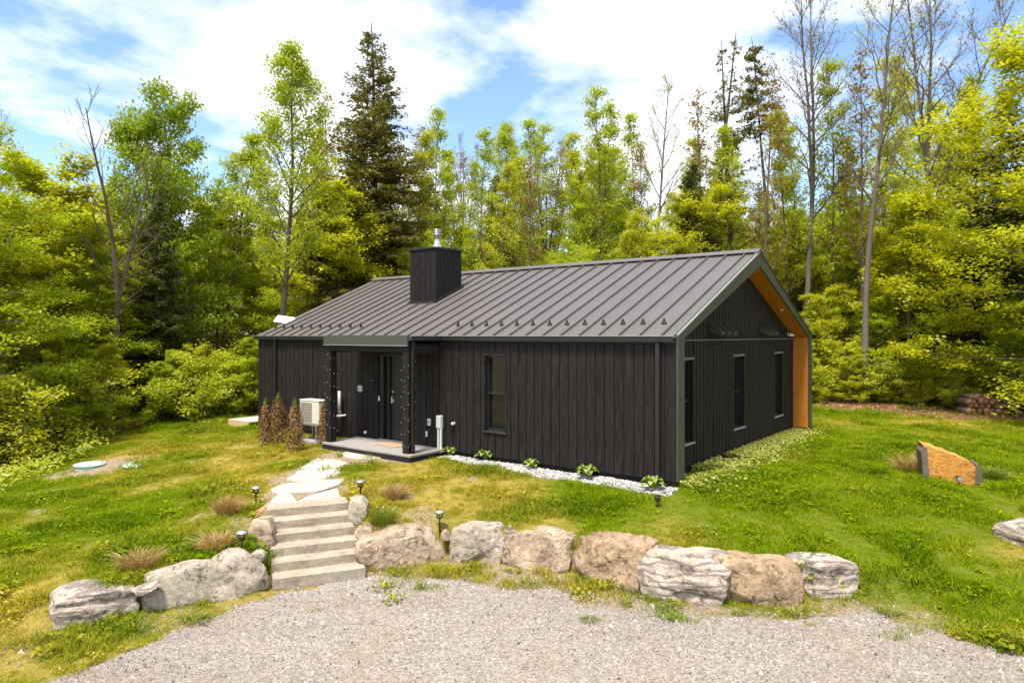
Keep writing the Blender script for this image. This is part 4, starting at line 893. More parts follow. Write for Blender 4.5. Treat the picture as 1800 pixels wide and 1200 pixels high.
# ------------------------------------------------------------------ leaves, tufts and plants
def leaves_mesh(name, pos, nrm, size, mat, r, aspect=.55, bend=.0):
    """a rhombic leaf (four corners) for each position"""
    n = len(pos); nrm = nrm / (np.linalg.norm(nrm, axis=1)[:, None] + 1e-9)
    t = r.normal(size=(n, 3)); t -= nrm * (t * nrm).sum(1)[:, None]; t /= np.linalg.norm(t, axis=1)[:, None] + 1e-9; b = np.cross(nrm, t)
    s = (size * r.uniform(.65, 1.3, n))[:, None]; w = s * aspect
    V = np.stack([pos - t * s * .5, pos + b * w * .5 + nrm * s * bend, pos + t * s * .5, pos - b * w * .5 + nrm * s * bend], 1)
    return mesh_np(name, V.reshape(-1, 3), np.arange(n * 4).reshape(n, 4), False, mat)
def blades_mesh(name, base, tip_dir, length, width, mat, r, curve=.35):
    """thin two-segment blades (quad + triangle)"""
    n = len(base); d = tip_dir / np.linalg.norm(tip_dir, axis=1)[:, None]; side = np.cross(d, np.array([0, 0, 1.0])) + r.normal(size=(n, 3)) * .3; side /= np.linalg.norm(side, axis=1)[:, None] + 1e-9
    L = (length * r.uniform(.6, 1.2, n))[:, None]; w = width * .5
    m_ = base + d * L * .55; tip = base + d * L + np.stack([d[:, 0], d[:, 1], -np.abs(d[:, 2]) * .6], 1) * L * curve * .6
    V = np.stack([base - side * w, base + side * w, m_ + side * w * .8, m_ - side * w * .8, tip], 1).reshape(-1, 3); i0 = np.arange(n)[:, None] * 5
    return mesh_np(name, V, [i0 + np.array([[0, 1, 2, 3]]), i0 + np.array([[3, 2, 4]])], False, mat)
def disc(r, n, rad):
    a = r.uniform(0, 6.283, n); q = rad * np.sqrt(r.random(n)); return q * np.cos(a), q * np.sin(a)
# grass clumps: prototypes for the lawn
protos = bpy.data.collections.new('grass_clump_shapes')
for k in range(6):
    r = np.random.default_rng(100 + k); n = 46; x, y = disc(r, n, .15); lean = r.normal(size=(n, 2)) * .45
    me = blades_mesh('grass_clump', np.stack([x, y, np.full(n, -.01)], 1), np.stack([lean[:, 0], lean[:, 1], np.ones(n)], 1), .062 + .012 * k, .0085, M['grass'], r)
    protos.objects.link(bpy.data.objects.new('grass_clump', me))
for k in range(2):
    r = np.random.default_rng(130 + k); n = 30; x, y = disc(r, n, .07); lean = r.normal(size=(n, 2)) * .5
    protos.objects.link(bpy.data.objects.new('grass_clump', blades_mesh('grass_clump', np.stack([x, y, np.full(n, -.01)], 1), np.stack([lean[:, 0], lean[:, 1], np.ones(n)], 1), .15 + .03 * k, .009, M['grass'], r, .6)))
for k in range(2):
    r = np.random.default_rng(140 + k); n = 26; x, y = disc(r, n, .12); protos.objects.link(bpy.data.objects.new('grass_clump', leaves_mesh('grass_clump', np.stack([x, y, r.uniform(.02, .07, n)], 1), np.stack([r.normal(0, .4, n), r.normal(0, .4, n), np.ones(n)], 1), .06, M['grass'], r, .5)))
def instancer(name, x, y, z, scl, idx, attrs, coll, label, cat):
    me = bpy.data.meshes.new(name); n = len(x); me.vertices.add(n); me.vertices.foreach_set('co', np.stack([x, y, z], 1).astype(np.float32).ravel())
    def att(nm, typ, prop, data): me.attributes.new(nm, typ, 'POINT').data.foreach_set(prop, data)
    rot = np.zeros((n, 3), np.float32); rot[:, 2] = rng.uniform(0, 6.28, n); rot[:, 0] = rng.normal(0, .08, n)
    att('rot', 'FLOAT_VECTOR', 'vector', rot.ravel()); att('scl', 'FLOAT', 'value', scl.astype(np.float32)); att('idx', 'INT', 'value', idx.astype(np.int32))
    for k, v in attrs.items(): att(k, 'FLOAT', 'value', v.astype(np.float32))
    o = link(name, me, kind='stuff'); o['label'] = label; o['category'] = cat
    ng = bpy.data.node_groups.new(name, 'GeometryNodeTree'); ng.interface.new_socket('Geometry', in_out='INPUT', socket_type='NodeSocketGeometry'); ng.interface.new_socket('Geometry', in_out='OUTPUT', socket_type='NodeSocketGeometry')
    N = ng.nodes; gi, go = N.new('NodeGroupInput'), N.new('NodeGroupOutput'); ci = N.new('GeometryNodeCollectionInfo'); ci.inputs['Collection'].default_value = coll; ci.inputs['Separate Children'].default_value = True; ci.inputs['Reset Children'].default_value = True
    ip = N.new('GeometryNodeInstanceOnPoints'); ip.inputs['Pick Instance'].default_value = True
    def na(nm, t): a = N.new('GeometryNodeInputNamedAttribute'); a.data_type = t; a.inputs['Name'].default_value = nm; return a.outputs['Attribute']
    L = ng.links; L.new(gi.outputs[0], ip.inputs['Points']); L.new(ci.outputs[0], ip.inputs['Instance']); L.new(na('idx', 'INT'), ip.inputs['Instance Index']); L.new(na('rot', 'FLOAT_VECTOR'), ip.inputs['Rotation']); L.new(na('scl', 'FLOAT'), ip.inputs['Scale']); L.new(ip.outputs[0], go.inputs[0])
    o.modifiers.new('scatter', 'NODES').node_group = ng
    return o
N0 = 150000
x = rng.uniform(-17, 24, N0); y = rng.uniform(4.5, 29, N0)
g_, d_, f_, dry = masks(x, y); lx, ly = house_local(x, y)
tuft = n2(x, y, 1.3, 3, 61)
dens = np.clip(1.0 - g_ * 1.02 - d_ * .93 - f_ * .97, 0, 1) * (1 - .45 * dry)
dens = np.where(g_ > .5, np.maximum(dens, .30 * np.clip(n2(x, y, 1.4, 3, 62), 0, 1) * sstep(-1.5, -.1, y - np.interp(x, grav_line[:, 0], grav_line[:, 1]))), dens)
wlv = y - np.interp(x, wall_line[:, 0], wall_line[:, 1]); inband = (wlv < .1) & (wlv > -1.1) & (x > -3.4) & (x < 6.5) & (g_ < .6)
dens = np.where(inband, np.maximum(dens, .42 * np.clip(.5 + n2(x, y, 2.3, 3, 66), 0, 1)), dens); dry = np.where(inband, np.clip(.45 + .9 * n2(x, y, 1.5, 2, 67), 0, 1), dry)
dens *= 0.42 + 0.58 * np.clip(14.0 / np.maximum(y, 8), 0, 1) ** 1.3
inhouse = (lx > -H_L - .05) & (lx < .05) & (ly > -.05) & (ly < H_W + .05); inporch = (lx > PORCH_X0 - .15) & (lx < PORCH_X1 + .25) & (ly > -1.3) & (ly < 0); inpeb = (lx > -5.95) & (lx < .1) & (ly > -.5) & (ly < 0)
rx, ry = x - ST_TL[0], y - ST_TL[1]; u = rx * ST_U[0] + ry * ST_U[1]; v = rx * ST_C[0] + ry * ST_C[1]; instair = (u > -.1) & (u < ST_W + .1) & (v > -2.2) & (v < .55)
onflag = np.zeros(N0, bool)
for pp in flag_poly:
    w = np.array([P(a, b, -.15)[:2] for a, b in pp]); c = w.mean(0); onflag |= np.hypot(x - c[0], (y - c[1]) * 1.6) < (w[:, 0].max() - w[:, 0].min()) / 2 + .05
kp = (rng.random(N0) < dens) & ~inhouse & ~inporch & ~inpeb & ~instair & ~onflag & (np.abs(x) < y * .95 + 3)
x, y, dry, tuft = x[kp], y[kp], dry[kp], tuft[kp]
dd_ = np.clip(dry * .85 + rng.normal(0, .16, len(x)), 0, 1); scl = np.clip(.9 + 1.0 * tuft - .25 * dry + rng.normal(0, .16, len(x)), .4, 2.0) * (1 + .018 * np.clip(y - 12, 0, 15))
instancer('lawn_grass', x, y, height(x, y), scl, np.where(rng.random(len(x)) < .88 - .12 * (tuft > .2), rng.integers(0, 6, len(x)), rng.integers(6, 10, len(x))), {'dry': dd_, 'tone': np.clip(.15 + .75 * tuft, 0, .85)}, protos, 'green and straw coloured lawn grass around the cabin', 'grass')
print('grass clumps', len(x))
# fallen leaves at the wood's edge
n = 26000; x = rng.uniform(-17, 26, n); y = rng.uniform(14, 34, n); _, _, f_, _ = masks(x, y); kp = (f_ > .15 + .5 * rng.random(n)); x, y = x[kp], y[kp]
nr = np.stack([rng.normal(0, .45, len(x)), rng.normal(0, .45, len(x)), np.ones(len(x))], 1)
o = link('leaf_litter', leaves_mesh('leaf_litter', np.stack([x, y, height(x, y) + .03], 1), nr, .11, M['leaf_litter'], rng, .6)); o['kind'] = 'stuff'; o['label'] = 'brown fallen leaves along the edge of the wood'; o['category'] = 'leaf litter'
# pale ground cover at the foot of the gable end
n = 14000; ly = rng.uniform(-.05, 9.1, n); lx = GX + .08 + np.abs(rng.normal(0, .42, n)) * (1.25 - .06 * ly); x = A[0] + ch * lx - sh * ly; y = A[1] + sh * lx + ch * ly
kp = (lx < 1.3) & ((ly > .35) | (lx > .05)) & (n2(x, y, 1.4, 2, 81) > -.55); x, y = x[kp], y[kp]
nr = np.stack([rng.normal(0, .5, len(x)), rng.normal(0, .5, len(x)) - .2, np.ones(len(x))], 1)
o = link('ground_cover', leaves_mesh('ground_cover', np.stack([x, y, height(x, y) + rng.uniform(.02, .16, len(x))], 1), nr, .07, M['leaf_cover'], rng, .62)); o['kind'] = 'stuff'; o['label'] = 'pale variegated ground cover along the foot of the gable end'; o['category'] = 'ground cover'
n = 9000; x = rng.uniform(-16, -9.5, n); y = rng.uniform(12.5, 22, n); e = np.interp(y, [12, 16, 19, 22], [-11.2, -11.7, -12.0, -12.8]); kp = (x < e + .5 * n2(x, y, .8, 2, 83)) & (x > e - 2.2); x, y = x[kp], y[kp]
nr = np.stack([rng.normal(0, .5, len(x)) + .3, rng.normal(0, .5, len(x)) - .3, np.ones(len(x))], 1)
o = link('ground_cover', leaves_mesh('ground_cover', np.stack([x, y, height(x, y) + rng.uniform(.03, .38, len(x))], 1), nr, .11, M['leaf_shrub'], rng, .5)); o['kind'] = 'stuff'; o['label'] = 'yellow green ferny ground cover where the lawn meets the wood'; o['category'] = 'ground cover'
# hostas in the pebble strip
def hosta(px, py, size, nl, label):
    q = P(px, py, -.08); r = np.random.default_rng(int(px)); t = thing('hosta', label, 'hosta', (q[0], q[1], -.09), 0, 'hostas in the pebble strip')
    V = []; F = []
    for k in range(nl):
        a = k * 2.4 + r.uniform(-.3, .3); ring = .35 + .65 * (k / nl); L = size * r.uniform(.8, 1.15); up = size * (1.15 - .75 * ring)
        d = np.array([math.cos(a), math.sin(a), 0]); s = np.array([-d[1], d[0], 0]); b0 = d * size * .10
        pts = [b0, b0 + d * L * .35 * ring + np.array([0, 0, up * .8]), b0 + d * L * .75 * ring + np.array([0, 0, up * .95]), b0 + d * L * 1.05 * ring + np.array([0, 0, up * .55])]
        ws = [.02, .30, .36, .0]; o0 = len(V)
        for p_, w in zip(pts, ws): V += [tuple(p_ - s * w * size * .62 + np.array([0, 0, .05 * size])), tuple(p_), tuple(p_ + s * w * size * .62 + np.array([0, 0, .05 * size]))]
        for j in range(3): F += [(o0 + j * 3, o0 + j * 3 + 1, o0 + j * 3 + 4, o0 + j * 3 + 3), (o0 + j * 3 + 1, o0 + j * 3 + 2, o0 + j * 3 + 5, o0 + j * 3 + 4)]
    me = bpy.data.meshes.new('leaves'); me.from_pydata(V, [], F); me.materials.append(M['leaf_hosta']); link('leaves', me, t)
    tube_obj('stem', [(np.array([(r.normal() * .02, r.normal() * .02, 0), (0, 0, size * .5)]), np.array([.02, .012])) for _ in range(4)], M['leaf_hosta'], t, 5)
hosta(793, 799, .26, 13, 'dark leafy hosta beside the white conduit box'); hosta(855, 808, .30, 15, 'bushy hosta below the front window'); hosta(935, 822, .24, 12, 'small hosta between the window and the two larger plants')
hosta(1032, 838, .30, 17, 'spreading yellow green hosta midway along the bare stretch of wall'); hosta(1147, 858, .28, 14, 'compact round hosta at the downspout corner')
# dying columnar cedars
def cedar(px, py, h, w, label, lean=0.0):
    q = P(px, py, -.1); r = np.random.default_rng(int(px) + 7); t = thing('columnar_cedar', label, 'shrub', (q[0], q[1], hz(q[0], q[1])), r.uniform(0, 6), 'dying cedars at the front wall')
    n = 2600; zz_ = r.random(n) ** .8; prof = 1.2 * np.clip(np.minimum(zz_ * 6 + .55, 1) * (1 - zz_ ** 2.2) ** .8, .05, 1) * w / 2; a = r.uniform(0, 6.28, n); rad = prof * np.sqrt(r.random(n)) * (1 + .25 * np.sin(a * 3 + zz_ * 9))
    pos = np.stack([rad * np.cos(a) + lean * zz_, rad * np.sin(a), zz_ * h], 1); nr = np.stack([np.cos(a), np.sin(a), r.normal(0, .4, n)], 1)
    g = zz_ > .86; me = leaves_mesh('foliage', pos[~g], nr[~g] + r.normal(0, .5, nr[~g].shape), .075, M['leaf_cedar'], r, .35); link('foliage', me, t)
    link('green_tip', leaves_mesh('green_tip', pos[g], nr[g], .065, M['leaf_cedar_tip'], r, .4), t)
    tube_obj('stem', [(np.array([(0, 0, -.03), (lean * .5, 0, h * .5), (lean * .9, 0, h * .93)]), np.array([.03, .02, .006]))], M['bark_brown'], t, 6)
cedar(467, 778, 1.28, .36, 'thin browning cedar at the far corner of the cabin'); cedar(489, 778, 1.42, .46, 'tallest brown cedar with a bright green tip'); cedar(519, 788, 1.38, .42, 'dense brown cedar standing before the heat pump grille', .04); cedar(572, 781, 1.18, .36, 'brown cedar between the heat pump and the porch post')
# ornamental grass clumps, dry and tan
def dry_clump(px, py, size, label, n=420, z=-.35, mat=None):
    q = P(px, py, z); r = np.random.default_rng(int(px * 3 + py)); x, y = disc(r, n, size * (.42 if n > 300 else .75)); lb = r.normal(0, .12, 2); d = np.stack([x / size * 1.2 + lb[0] + r.normal(0, .26, n), y / size * 1.2 + lb[1] + r.normal(0, .26, n), np.ones(n) * .95], 1)
    me = blades_mesh('grass_tuft', np.stack([x, y, np.full(n, -.02)], 1), d, size * .95, .010, mat or M['straw'], r, .6)
    return tag(link('grass_tuft', me, None, (q[0], q[1], hz(q[0], q[1]))), label, 'grass tuft', 'clumps of ornamental grass')
dry_clump(400, 900, .42, 'dry tan grass clump nearest the rusty stone by the steps'); dry_clump(383, 947, .42, 'dry tan grass clump beside the lower path light on the bank'); dry_clump(243, 985, .42, 'dry tan grass clump alone above the large grey slab', z=-.5); dry_clump(692, 868, .38, 'orange dry grass clump between the two path lights right of the steps', z=-.22)
M['leaf_tuft'] = leaf_mat('green_tuft', (.08, .12, .006), (.17, .22, .012), (.34, .34, .05), .3)
dry_clump(672, 918, .40, 'fresh green grass clump above the boulder at the steps', z=-.42, mat=M['leaf_tuft']); dry_clump(1605, 832, .55, 'bleached dry grass clump leaning against the cut wood block', z=-.22); dry_clump(1745, 838, .38, 'green grass clump at the bark end of the wood block', z=-.25, mat=M['leaf_tuft'])
for px, py, s in [(1180, 1068, .2), (1100, 1062, .16), (1480, 1052, .24), (1035, 1092, .14), (1300, 1080, .15), (930, 1030, .15), (555, 1075, .1), (700, 1010, .2), (760, 1000, .18), (1560, 1078, .22), (1400, 1078, .16), (345, 1092, .2), (230, 1112, .22), (60, 1130, .26)]:
    o = dry_clump(px, py, s * random.uniform(.7, 1.15), 'small green weed tuft growing in the gravel', n=random.randint(70, 190), z=-1.0, mat=M['leaf_tuft']); o['group'] = 'weed tufts along the gravel edge'; o.name = 'weed_tuft'
# path lights
def path_light(px, py, h, label, z):
    q = P(px, py, z); t = thing('path_light', label, 'path light', (q[0], q[1], hz(q[0], q[1])), 0, 'solar path lights')
    lathe_obj('stake', [(.012, -.1), (.012, h - .13), (.03, h - .125), (.03, h - .115)], M['dark_metal'], t, seg=10); lathe_obj('lens', [(.042, h - .114), (.055, h - .03), (.055, h - .025)], M['glass_clear'], t, seg=14)
    for a in range(4): box('bar', .05 * math.cos(a * 1.571) - .005, .05 * math.cos(a * 1.571) + .005, .05 * math.sin(a * 1.571) - .005, .05 * math.sin(a * 1.571) + .005, h - .114, h - .02, M['dark_metal'], t)
    lathe_obj('cap', [(.085, h - .022), (.088, h - .012), (.05, h + .012), (.001, h + .02)], M['galv'], t, seg=18); lathe_obj('rim', [(.091, h - .026), (.091, h - .016)], M['dark_metal'], t, seg=18)
path_light(633.5, 867, .36, 'black path light standing behind the grey brown block at the top step', -.15); path_light(773, 924, .40, 'black path light at the edge of the bank between the first two wall boulders', -.48)
path_light(450, 883, .32, 'black path light at the edge of the flagstone path', -.28); path_light(425, 964, .38, 'black path light beside the upright tan stone', -.45)
def spot(px, py, z, label, mat):
    q = P(px, py, z); t = thing('garden_spotlight', label, 'spotlight', (q[0], q[1], hz(q[0], q[1])), 0, 'garden spotlights'); lathe_obj('stake', [(.012, -.1), (.012, .12)], M['dark_metal'], t, seg=8); box('head', -.045, .045, -.05, .06, .11, .2, mat, t, .01); box('solar_panel', -.055, .055, -.02, .09, .2, .21, M['glass'], t)
spot(1156, 876, -.08, 'small dark spotlight in the lawn below the corner hosta', M['dark_metal']); spot(1686, 852, -.24, 'small pale spotlight in the grass before the wood block', M['galv'])
# septic lids
for k, (px, py, rr) in enumerate([(158, 822, .37), (243, 829, .34)]):
    q = P(px, py, -.62); z0 = hz(q[0], q[1]); t = thing('septic_lid', ['round pale green lid standing clear of the bare soil', 'round pale green lid half hidden by grass'][k], 'lid', (q[0], q[1], z0), 0, 'septic tank lids')
    lathe_obj('riser', [(rr * .92, -.1), (rr * .92, .02 + .05 * (1 - k))], M['septic'], t, seg=32); lathe_obj('cover', [(rr, .02 + .05 * (1 - k)), (rr, .05 + .05 * (1 - k)), (rr * .9, .065 + .05 * (1 - k)), (.001, .08 + .05 * (1 - k))], M['septic'], t, seg=32)
    for a in range(6): lathe_obj('bolt', [(.02, 0), (.02, .02), (.001, .022)], M['dark_metal'], t, (rr * .85 * math.cos(a * 1.047), rr * .85 * math.sin(a * 1.047), .062 + .05 * (1 - k)), 8)
# block of cut wood
q = P(1672, 846, -.22); dW = q[1]
def wx(px): return (px - q_px) / FPX * dW
q_px = 1672
wt_ = thing('wood_block', 'thick block of fresh orange cut wood with grey bark standing in the lawn', 'wood block', (q[0], q[1], hz(q[0], q[1])), R(-8))
face = [(wx(1637), -.05), (wx(1712), -.05), (wx(1712), .36), (wx(1698), .46), (wx(1672), .58), (wx(1645), .70), (wx(1628), .76)]
bm = prism(face, 'y', 0.0, .55); bmesh.ops.subdivide_edges(bm, edges=bm.edges[:], cuts=5, use_grid_fill=True)
for v in bm.verts:
    f_ = v.co.y / .55; v.co.x += .10 * f_ + .012 * math.sin(v.co.z * 21 + v.co.x * 9); v.co.z += (.03 * f_ if v.co.z > .2 else 0) + .010 * math.sin(v.co.x * 25); v.co.y += .012 * math.sin(v.co.x * 13 + v.co.z * 17)
bm_obj('cut_face', bm, M['cutwood'], wt_)
bm = prism([(wx(1622), .62), (wx(1627), .73), (wx(1632), .72), (wx(1637), -.05), (wx(1627), -.05)], 'y', -.02, .53)
for v in bm.verts: v.co.x += .10 * max(v.co.y, 0) / .4
bm_obj('bark', bm, M['bark_grey'], wt_); bm = prism([(wx(1710), -.05), (wx(1724), -.05), (wx(1721), .26), (wx(1716), .40), (wx(1712), .38)], 'y', -.015, .53)
for v in bm.verts: v.co.x += .10 * max(v.co.y, 0) / .4
bm_obj('bark', bm, M['bark_brown'], wt_)
# firewood pile and leaning log
r = np.random.default_rng(5); dl = 25.2
def log(x, z, rad, length, label, rot, grp='logs of the firewood pile', y=dl, name='firewood_log'):
    t = thing(name, label, 'log', (x, y, z), 0, grp); t.rotation_euler = rot
    v = [(rad, -length / 2), (rad * 1.03, 0), (rad * .97, length / 2)]; lathe_obj('bark', v, M['bark_brown'], t, seg=12)
    lathe_obj('end_grain', [(.001, -length / 2 - .006), (rad * .9, -length / 2 - .006), (rad * .9, -length / 2 - .002)], M['log_end'], t, seg=12); return t
xl, xr = PD(1688, dl), PD(1762, dl); zg = hz((xl + xr) / 2, dl)
for row, nrow in enumerate((7, 6, 6, 4)):
    for k in range(nrow):
        rad = r.uniform(.075, .135); xx = xl + .1 + (k + .5 * (row % 2)) * (xr - xl - .1) / 6.4
        log(xx, zg + .10 + row * .175 + r.uniform(-.02, .02), rad, .55, 'sawn firewood log stacked in the pile at the wood edge', (R(-90) + r.normal(0, .06), 0, r.normal(0, .12)), y=dl + r.uniform(-.06, .06))
log(PD(1780, 24.6), hz(PD(1780, 24.6), 24.6) + .30, .10, 1.1, 'bare grey log leaning beside the firewood pile', (0, R(-52), R(10)), 'leaning log', 24.6, 'leaning_log')

# ------------------------------------------------------------------ trees
def unit(v): return v / (np.linalg.norm(v) + 1e-9)
def poly(p0, d, L, n, wander, lift, r):
    pts = [np.array(p0, float)]; d = unit(np.array(d, float))
    for k in range(n):
        d = unit(d + r.normal(0, wander, 3) + np.array([0, 0, lift / n])); pts.append(pts[-1] + d * L / n)
    return np.array(pts)
def at(pts, f):
    s = f * (len(pts) - 1); i = min(int(s), len(pts) - 2); return pts[i] + (pts[i + 1] - pts[i]) * (s - i), unit(pts[i + 1] - pts[i])
def azel(a, e): return np.array([math.cos(a) * math.cos(e), math.sin(a) * math.cos(e), math.sin(e)])
def broadleaf(seed, H=14, r0=.16, cb=.35, Lmax=3.2, nprim=24, el=(50, 25), nsec=7, ntw=3, leaves=14000, lsize=.15, flat=.25, prof=None, wander=.05, twig_mesh=True, spread=.16, lean=0.0, fork=0, fk=(.28, .45), mat=None, barkm=None, lift=.25):
    r = np.random.default_rng(seed); tr = poly((0, 0, -.25), (lean, 0, 1), H + .25, 12, wander * .6, 0.15, r)
    paths = [(tr, np.linspace(r0, r0 * .12, 13) * np.r_[1.35, np.ones(12)])]; anchors = []; stems = [(tr, 1.0)]
    for k in range(fork):
        fh = r.uniform(*fk); p, d = at(tr, fh); s = poly(p, azel(r.uniform(0, 6.28), R(74)), H * (1 - fh) * r.uniform(.85, .98), 9, .05, .35, r); paths.append((s, np.linspace(r0 * .62, r0 * .08, 10))); stems.append((s, .75))
    prof = prof or (lambda f: (.35 + .65 * math.sin(math.pi * min(1, .18 + f * .80))) * (1.05 - .55 * f))
    for si, (stem, sc_) in enumerate(stems):
        n = int(nprim * sc_)
        for k in range(n):
            f = (k + r.uniform(.1, .9)) / n; h = (cb + (1 - cb) * f) if si == 0 else .25 + .75 * f
            p, d = at(stem, min(h, .985)); e = R(el[1] + (el[0] - el[1]) * f + r.normal(0, 9)); a = k * 2.399 + r.uniform(-.5, .5) + si
            L = Lmax * prof(f) * r.uniform(.7, 1.2) * sc_; rad = max(.012, r0 * .34 * (1 - .75 * f) * sc_)
            b = poly(p, azel(a, e), L, 6, .10, lift, r); paths.append((b, np.linspace(rad, .006, 7)))
            for j in range(nsec):
                fj = .28 + .72 * (j + r.random()) / nsec; q, dq = at(b, min(fj, .99)); sd = (1 if j % 2 else -1); az = math.atan2(dq[1], dq[0]) + sd * R(r.uniform(30, 62)); es = math.asin(np.clip(dq[2], -1, 1)) * .7 + r.normal(0, .16)
                Ls = L * .42 * (1.1 - .6 * fj) * r.uniform(.7, 1.3) + .12; s = poly(q, azel(az, es), Ls, 4, .12, lift * .6, r)
                if twig_mesh: paths.append((s, np.linspace(max(.008, rad * .4), .004, 5)))
                for m_ in range(ntw):
                    qq, dd = at(s, min(.3 + .7 * (m_ + r.random()) / ntw, .99)); sd2 = 1 if (m_ + j) % 2 else -1
                    tw = poly(qq, azel(math.atan2(dd[1], dd[0]) + sd2 * R(r.uniform(25, 65)), es + r.normal(0, .25)), Ls * .5 + .08, 2, .1, lift * .4, r)
                    if twig_mesh and Ls > .25: paths.append((tw, np.array([.006, .004, .003])))
                    anchors += [tw[1], tw[2]]
                anchors += [s[2], s[3], s[4]]
    return _finish(seed, paths, np.array(anchors), leaves, lsize, flat, spread, mat, barkm)
def _finish(seed, paths, anchors, leaves, lsize, flat, spread, mat, barkm):
    r = np.random.default_rng(seed + 999); v, f = tubes(paths, 8); tm = mesh_np('trunk', v, f, True, barkm or M['bark_brown']); cm = None
    if leaves:
        i = r.integers(0, len(anchors), leaves); pos = anchors[i] + r.normal(0, spread, (leaves, 3)) * np.array([1, 1, .55]); nr = r.normal(0, 1, (leaves, 3)) * (1 - flat) + np.array([0, 0, 1.0]) * flat * 2.2
        cm = leaves_mesh('crown', pos, nr, lsize, mat, r, .62, .06)
    top = v[:, 2].max(); return tm, cm, top
def conifer(seed, H=18, r0=.24, cb=.12, Rmax=2.9, step=.30, per=5, skip=.1, needles=26000, lsize=.17, mat=None, power=.85, barkm=None, low=None):
    r = np.random.default_rng(seed); tr = poly((0, 0, -.3), (0, 0, 1), H + .3, 14, .012, .1, r); paths = [(tr, np.linspace(r0, .015, 15) * np.r_[1.25, np.ones(14)])]; anc = []; dirs = []; h = cb * H
    while h < H * .99:
        f = (h - cb * H) / (H * (1 - cb)); env = Rmax * (1 - f) ** power * (1 if low is None else min(1, low + f * 3)) + .12
        for k in range(per):
            if r.random() < skip: continue
            a = r.uniform(0, 6.28); L = env * r.uniform(.62, 1.12); p, _ = at(tr, h / H * .98); e = R(-14 + 48 * f + r.normal(0, 7))
            b = poly(p, azel(a, e), L, 6, .05, -.22 * (1 - f), r); paths.append((b, np.linspace(max(.008, .036 * (1 - f) * r0 / .24), .004, 7)))
            nb = max(2, int(L / .17))
            for j in range(nb):
                fj = .12 + .88 * (j + .5) / nb; q, dq = at(b, min(fj, .99)); az = math.atan2(dq[1], dq[0]) + (1 if j % 2 else -1) * R(r.uniform(38, 66)); Lb = (.10 + .36 * L * (1.02 - fj)) * r.uniform(.6, 1.2)
                d2 = azel(az, dq[2] * .6 - .18); nn = max(2, int(Lb / .09))
                for m_ in range(nn): anc.append(q + d2 * Lb * (m_ + .6) / nn + np.array([0, 0, -.04 * m_ / nn])); dirs.append(d2)
        h += step * r.uniform(.75, 1.25) * (1.0 - .35 * f)
    anc = np.array(anc); v, fc = tubes(paths, 8); tm = mesh_np('trunk', v, fc, True, barkm or M['bark_dark'])
    n = needles; i = r.integers(0, len(anc), n); pos = anc[i] + r.normal(0, .055, (n, 3)); nr = r.normal(0, .55, (n, 3)) + np.array([0, 0, 1.0]); cm = leaves_mesh('crown', pos, nr, lsize, mat or M['needle'], r, .34, -.12)
    return tm, cm, v[:, 2].max()
full = lambda f: .45 + .55 * math.sin(math.pi * min(1, .25 + f * .7))
ARCH = {}
for k in range(3): ARCH['sapling%d' % k] = broadleaf(200 + k, 6.5, .06, .06, 2.3, 30, (38, 2), 8, 3, 31000, .115, .55, lambda f: 1.0 - .62 * f, .06, False, .12, mat=M['leaf_yellow' if k != 1 else 'leaf_green'], barkm=M['bark_grey'], lift=.05)
for k in range(3): ARCH['tall%d' % k] = broadleaf(220 + k, 14, .15, .36, 2.6, 30, (62, 38), 7, 3, 13000 + 2000 * k, .12, .2, None, .05, True, .17, mat=M['leaf_yellow' if k == 1 else 'leaf_green'], lift=.35, fork=k % 2, barkm=M['bark_brown'])
for k in range(2): ARCH['maple%d' % k] = broadleaf(240 + k, 13, .17, .22, 3.0, 34, (55, 18), 8, 3, 34000, .165, .3, full, .05, False, .2, mat=M['leaf_maple' if k == 0 else 'leaf_green'], lift=.2, fork=1)
for k in range(2): ARCH['beech%d' % k] = broadleaf(250 + k, 11, .12, .10, 3.3, 40, (40, 0), 9, 3, 42000, .13, .55, full, .06, False, .15, mat=M['leaf_yellow' if k == 0 else 'leaf_green'], lift=.0, barkm=M['bark_grey'])
for k in range(3): ARCH['bare%d' % k] = broadleaf(260 + k, 17, .15, .42, 3.4, 20, (66, 40), 7, 4, 900 + 300 * k, .10, .1, None, .03, True, .1, mat=M['leaf_orange' if k else 'leaf_yellow'], lift=.45, fork=k, fk=(.42, .6), barkm=M['bark_grey'])
for k in range(3): ARCH['slim%d' % k] = broadleaf(230 + k, 13, .085, .34, 1.5, 26, (62, 42), 6, 3, (6500, 4200, 1500)[k], .12, .2, None, .05, True, .14, mat=M[('leaf_yellow', 'leaf_green', 'leaf_orange')[k]], lift=.35, barkm=M['bark_brown' if k else 'bark_grey'])
ARCH['dead'] = broadleaf(270, 11, .14, .35, 3.0, 14, (60, 28), 5, 3, 0, .1, .1, None, .12, True, .1, lift=.6, fork=1, barkm=M['bark_brown'])
ARCH['hemlock0'] = conifer(280, 18, .26, .13, 4.3, .30, 6, .08, 60000, .20, power=.8)
ARCH['hemlock1'] = conifer(281, 12, .18, .06, 3.3, .30, 5, .05, 42000, .20, M['needle_dark'])
ARCH['hemlock2'] = conifer(282, 17, .22, .16, 2.9, .44, 4, .45, 7500, .17, low=.5)
ARCH['hemlock3'] = conifer(283, 10, .14, .05, 2.6, .28, 5, .1, 30000, .18)
ARCH['pine'] = conifer(284, 17, .15, .76, 1.25, .26, 4, .1, 5000, .17, power=.6)
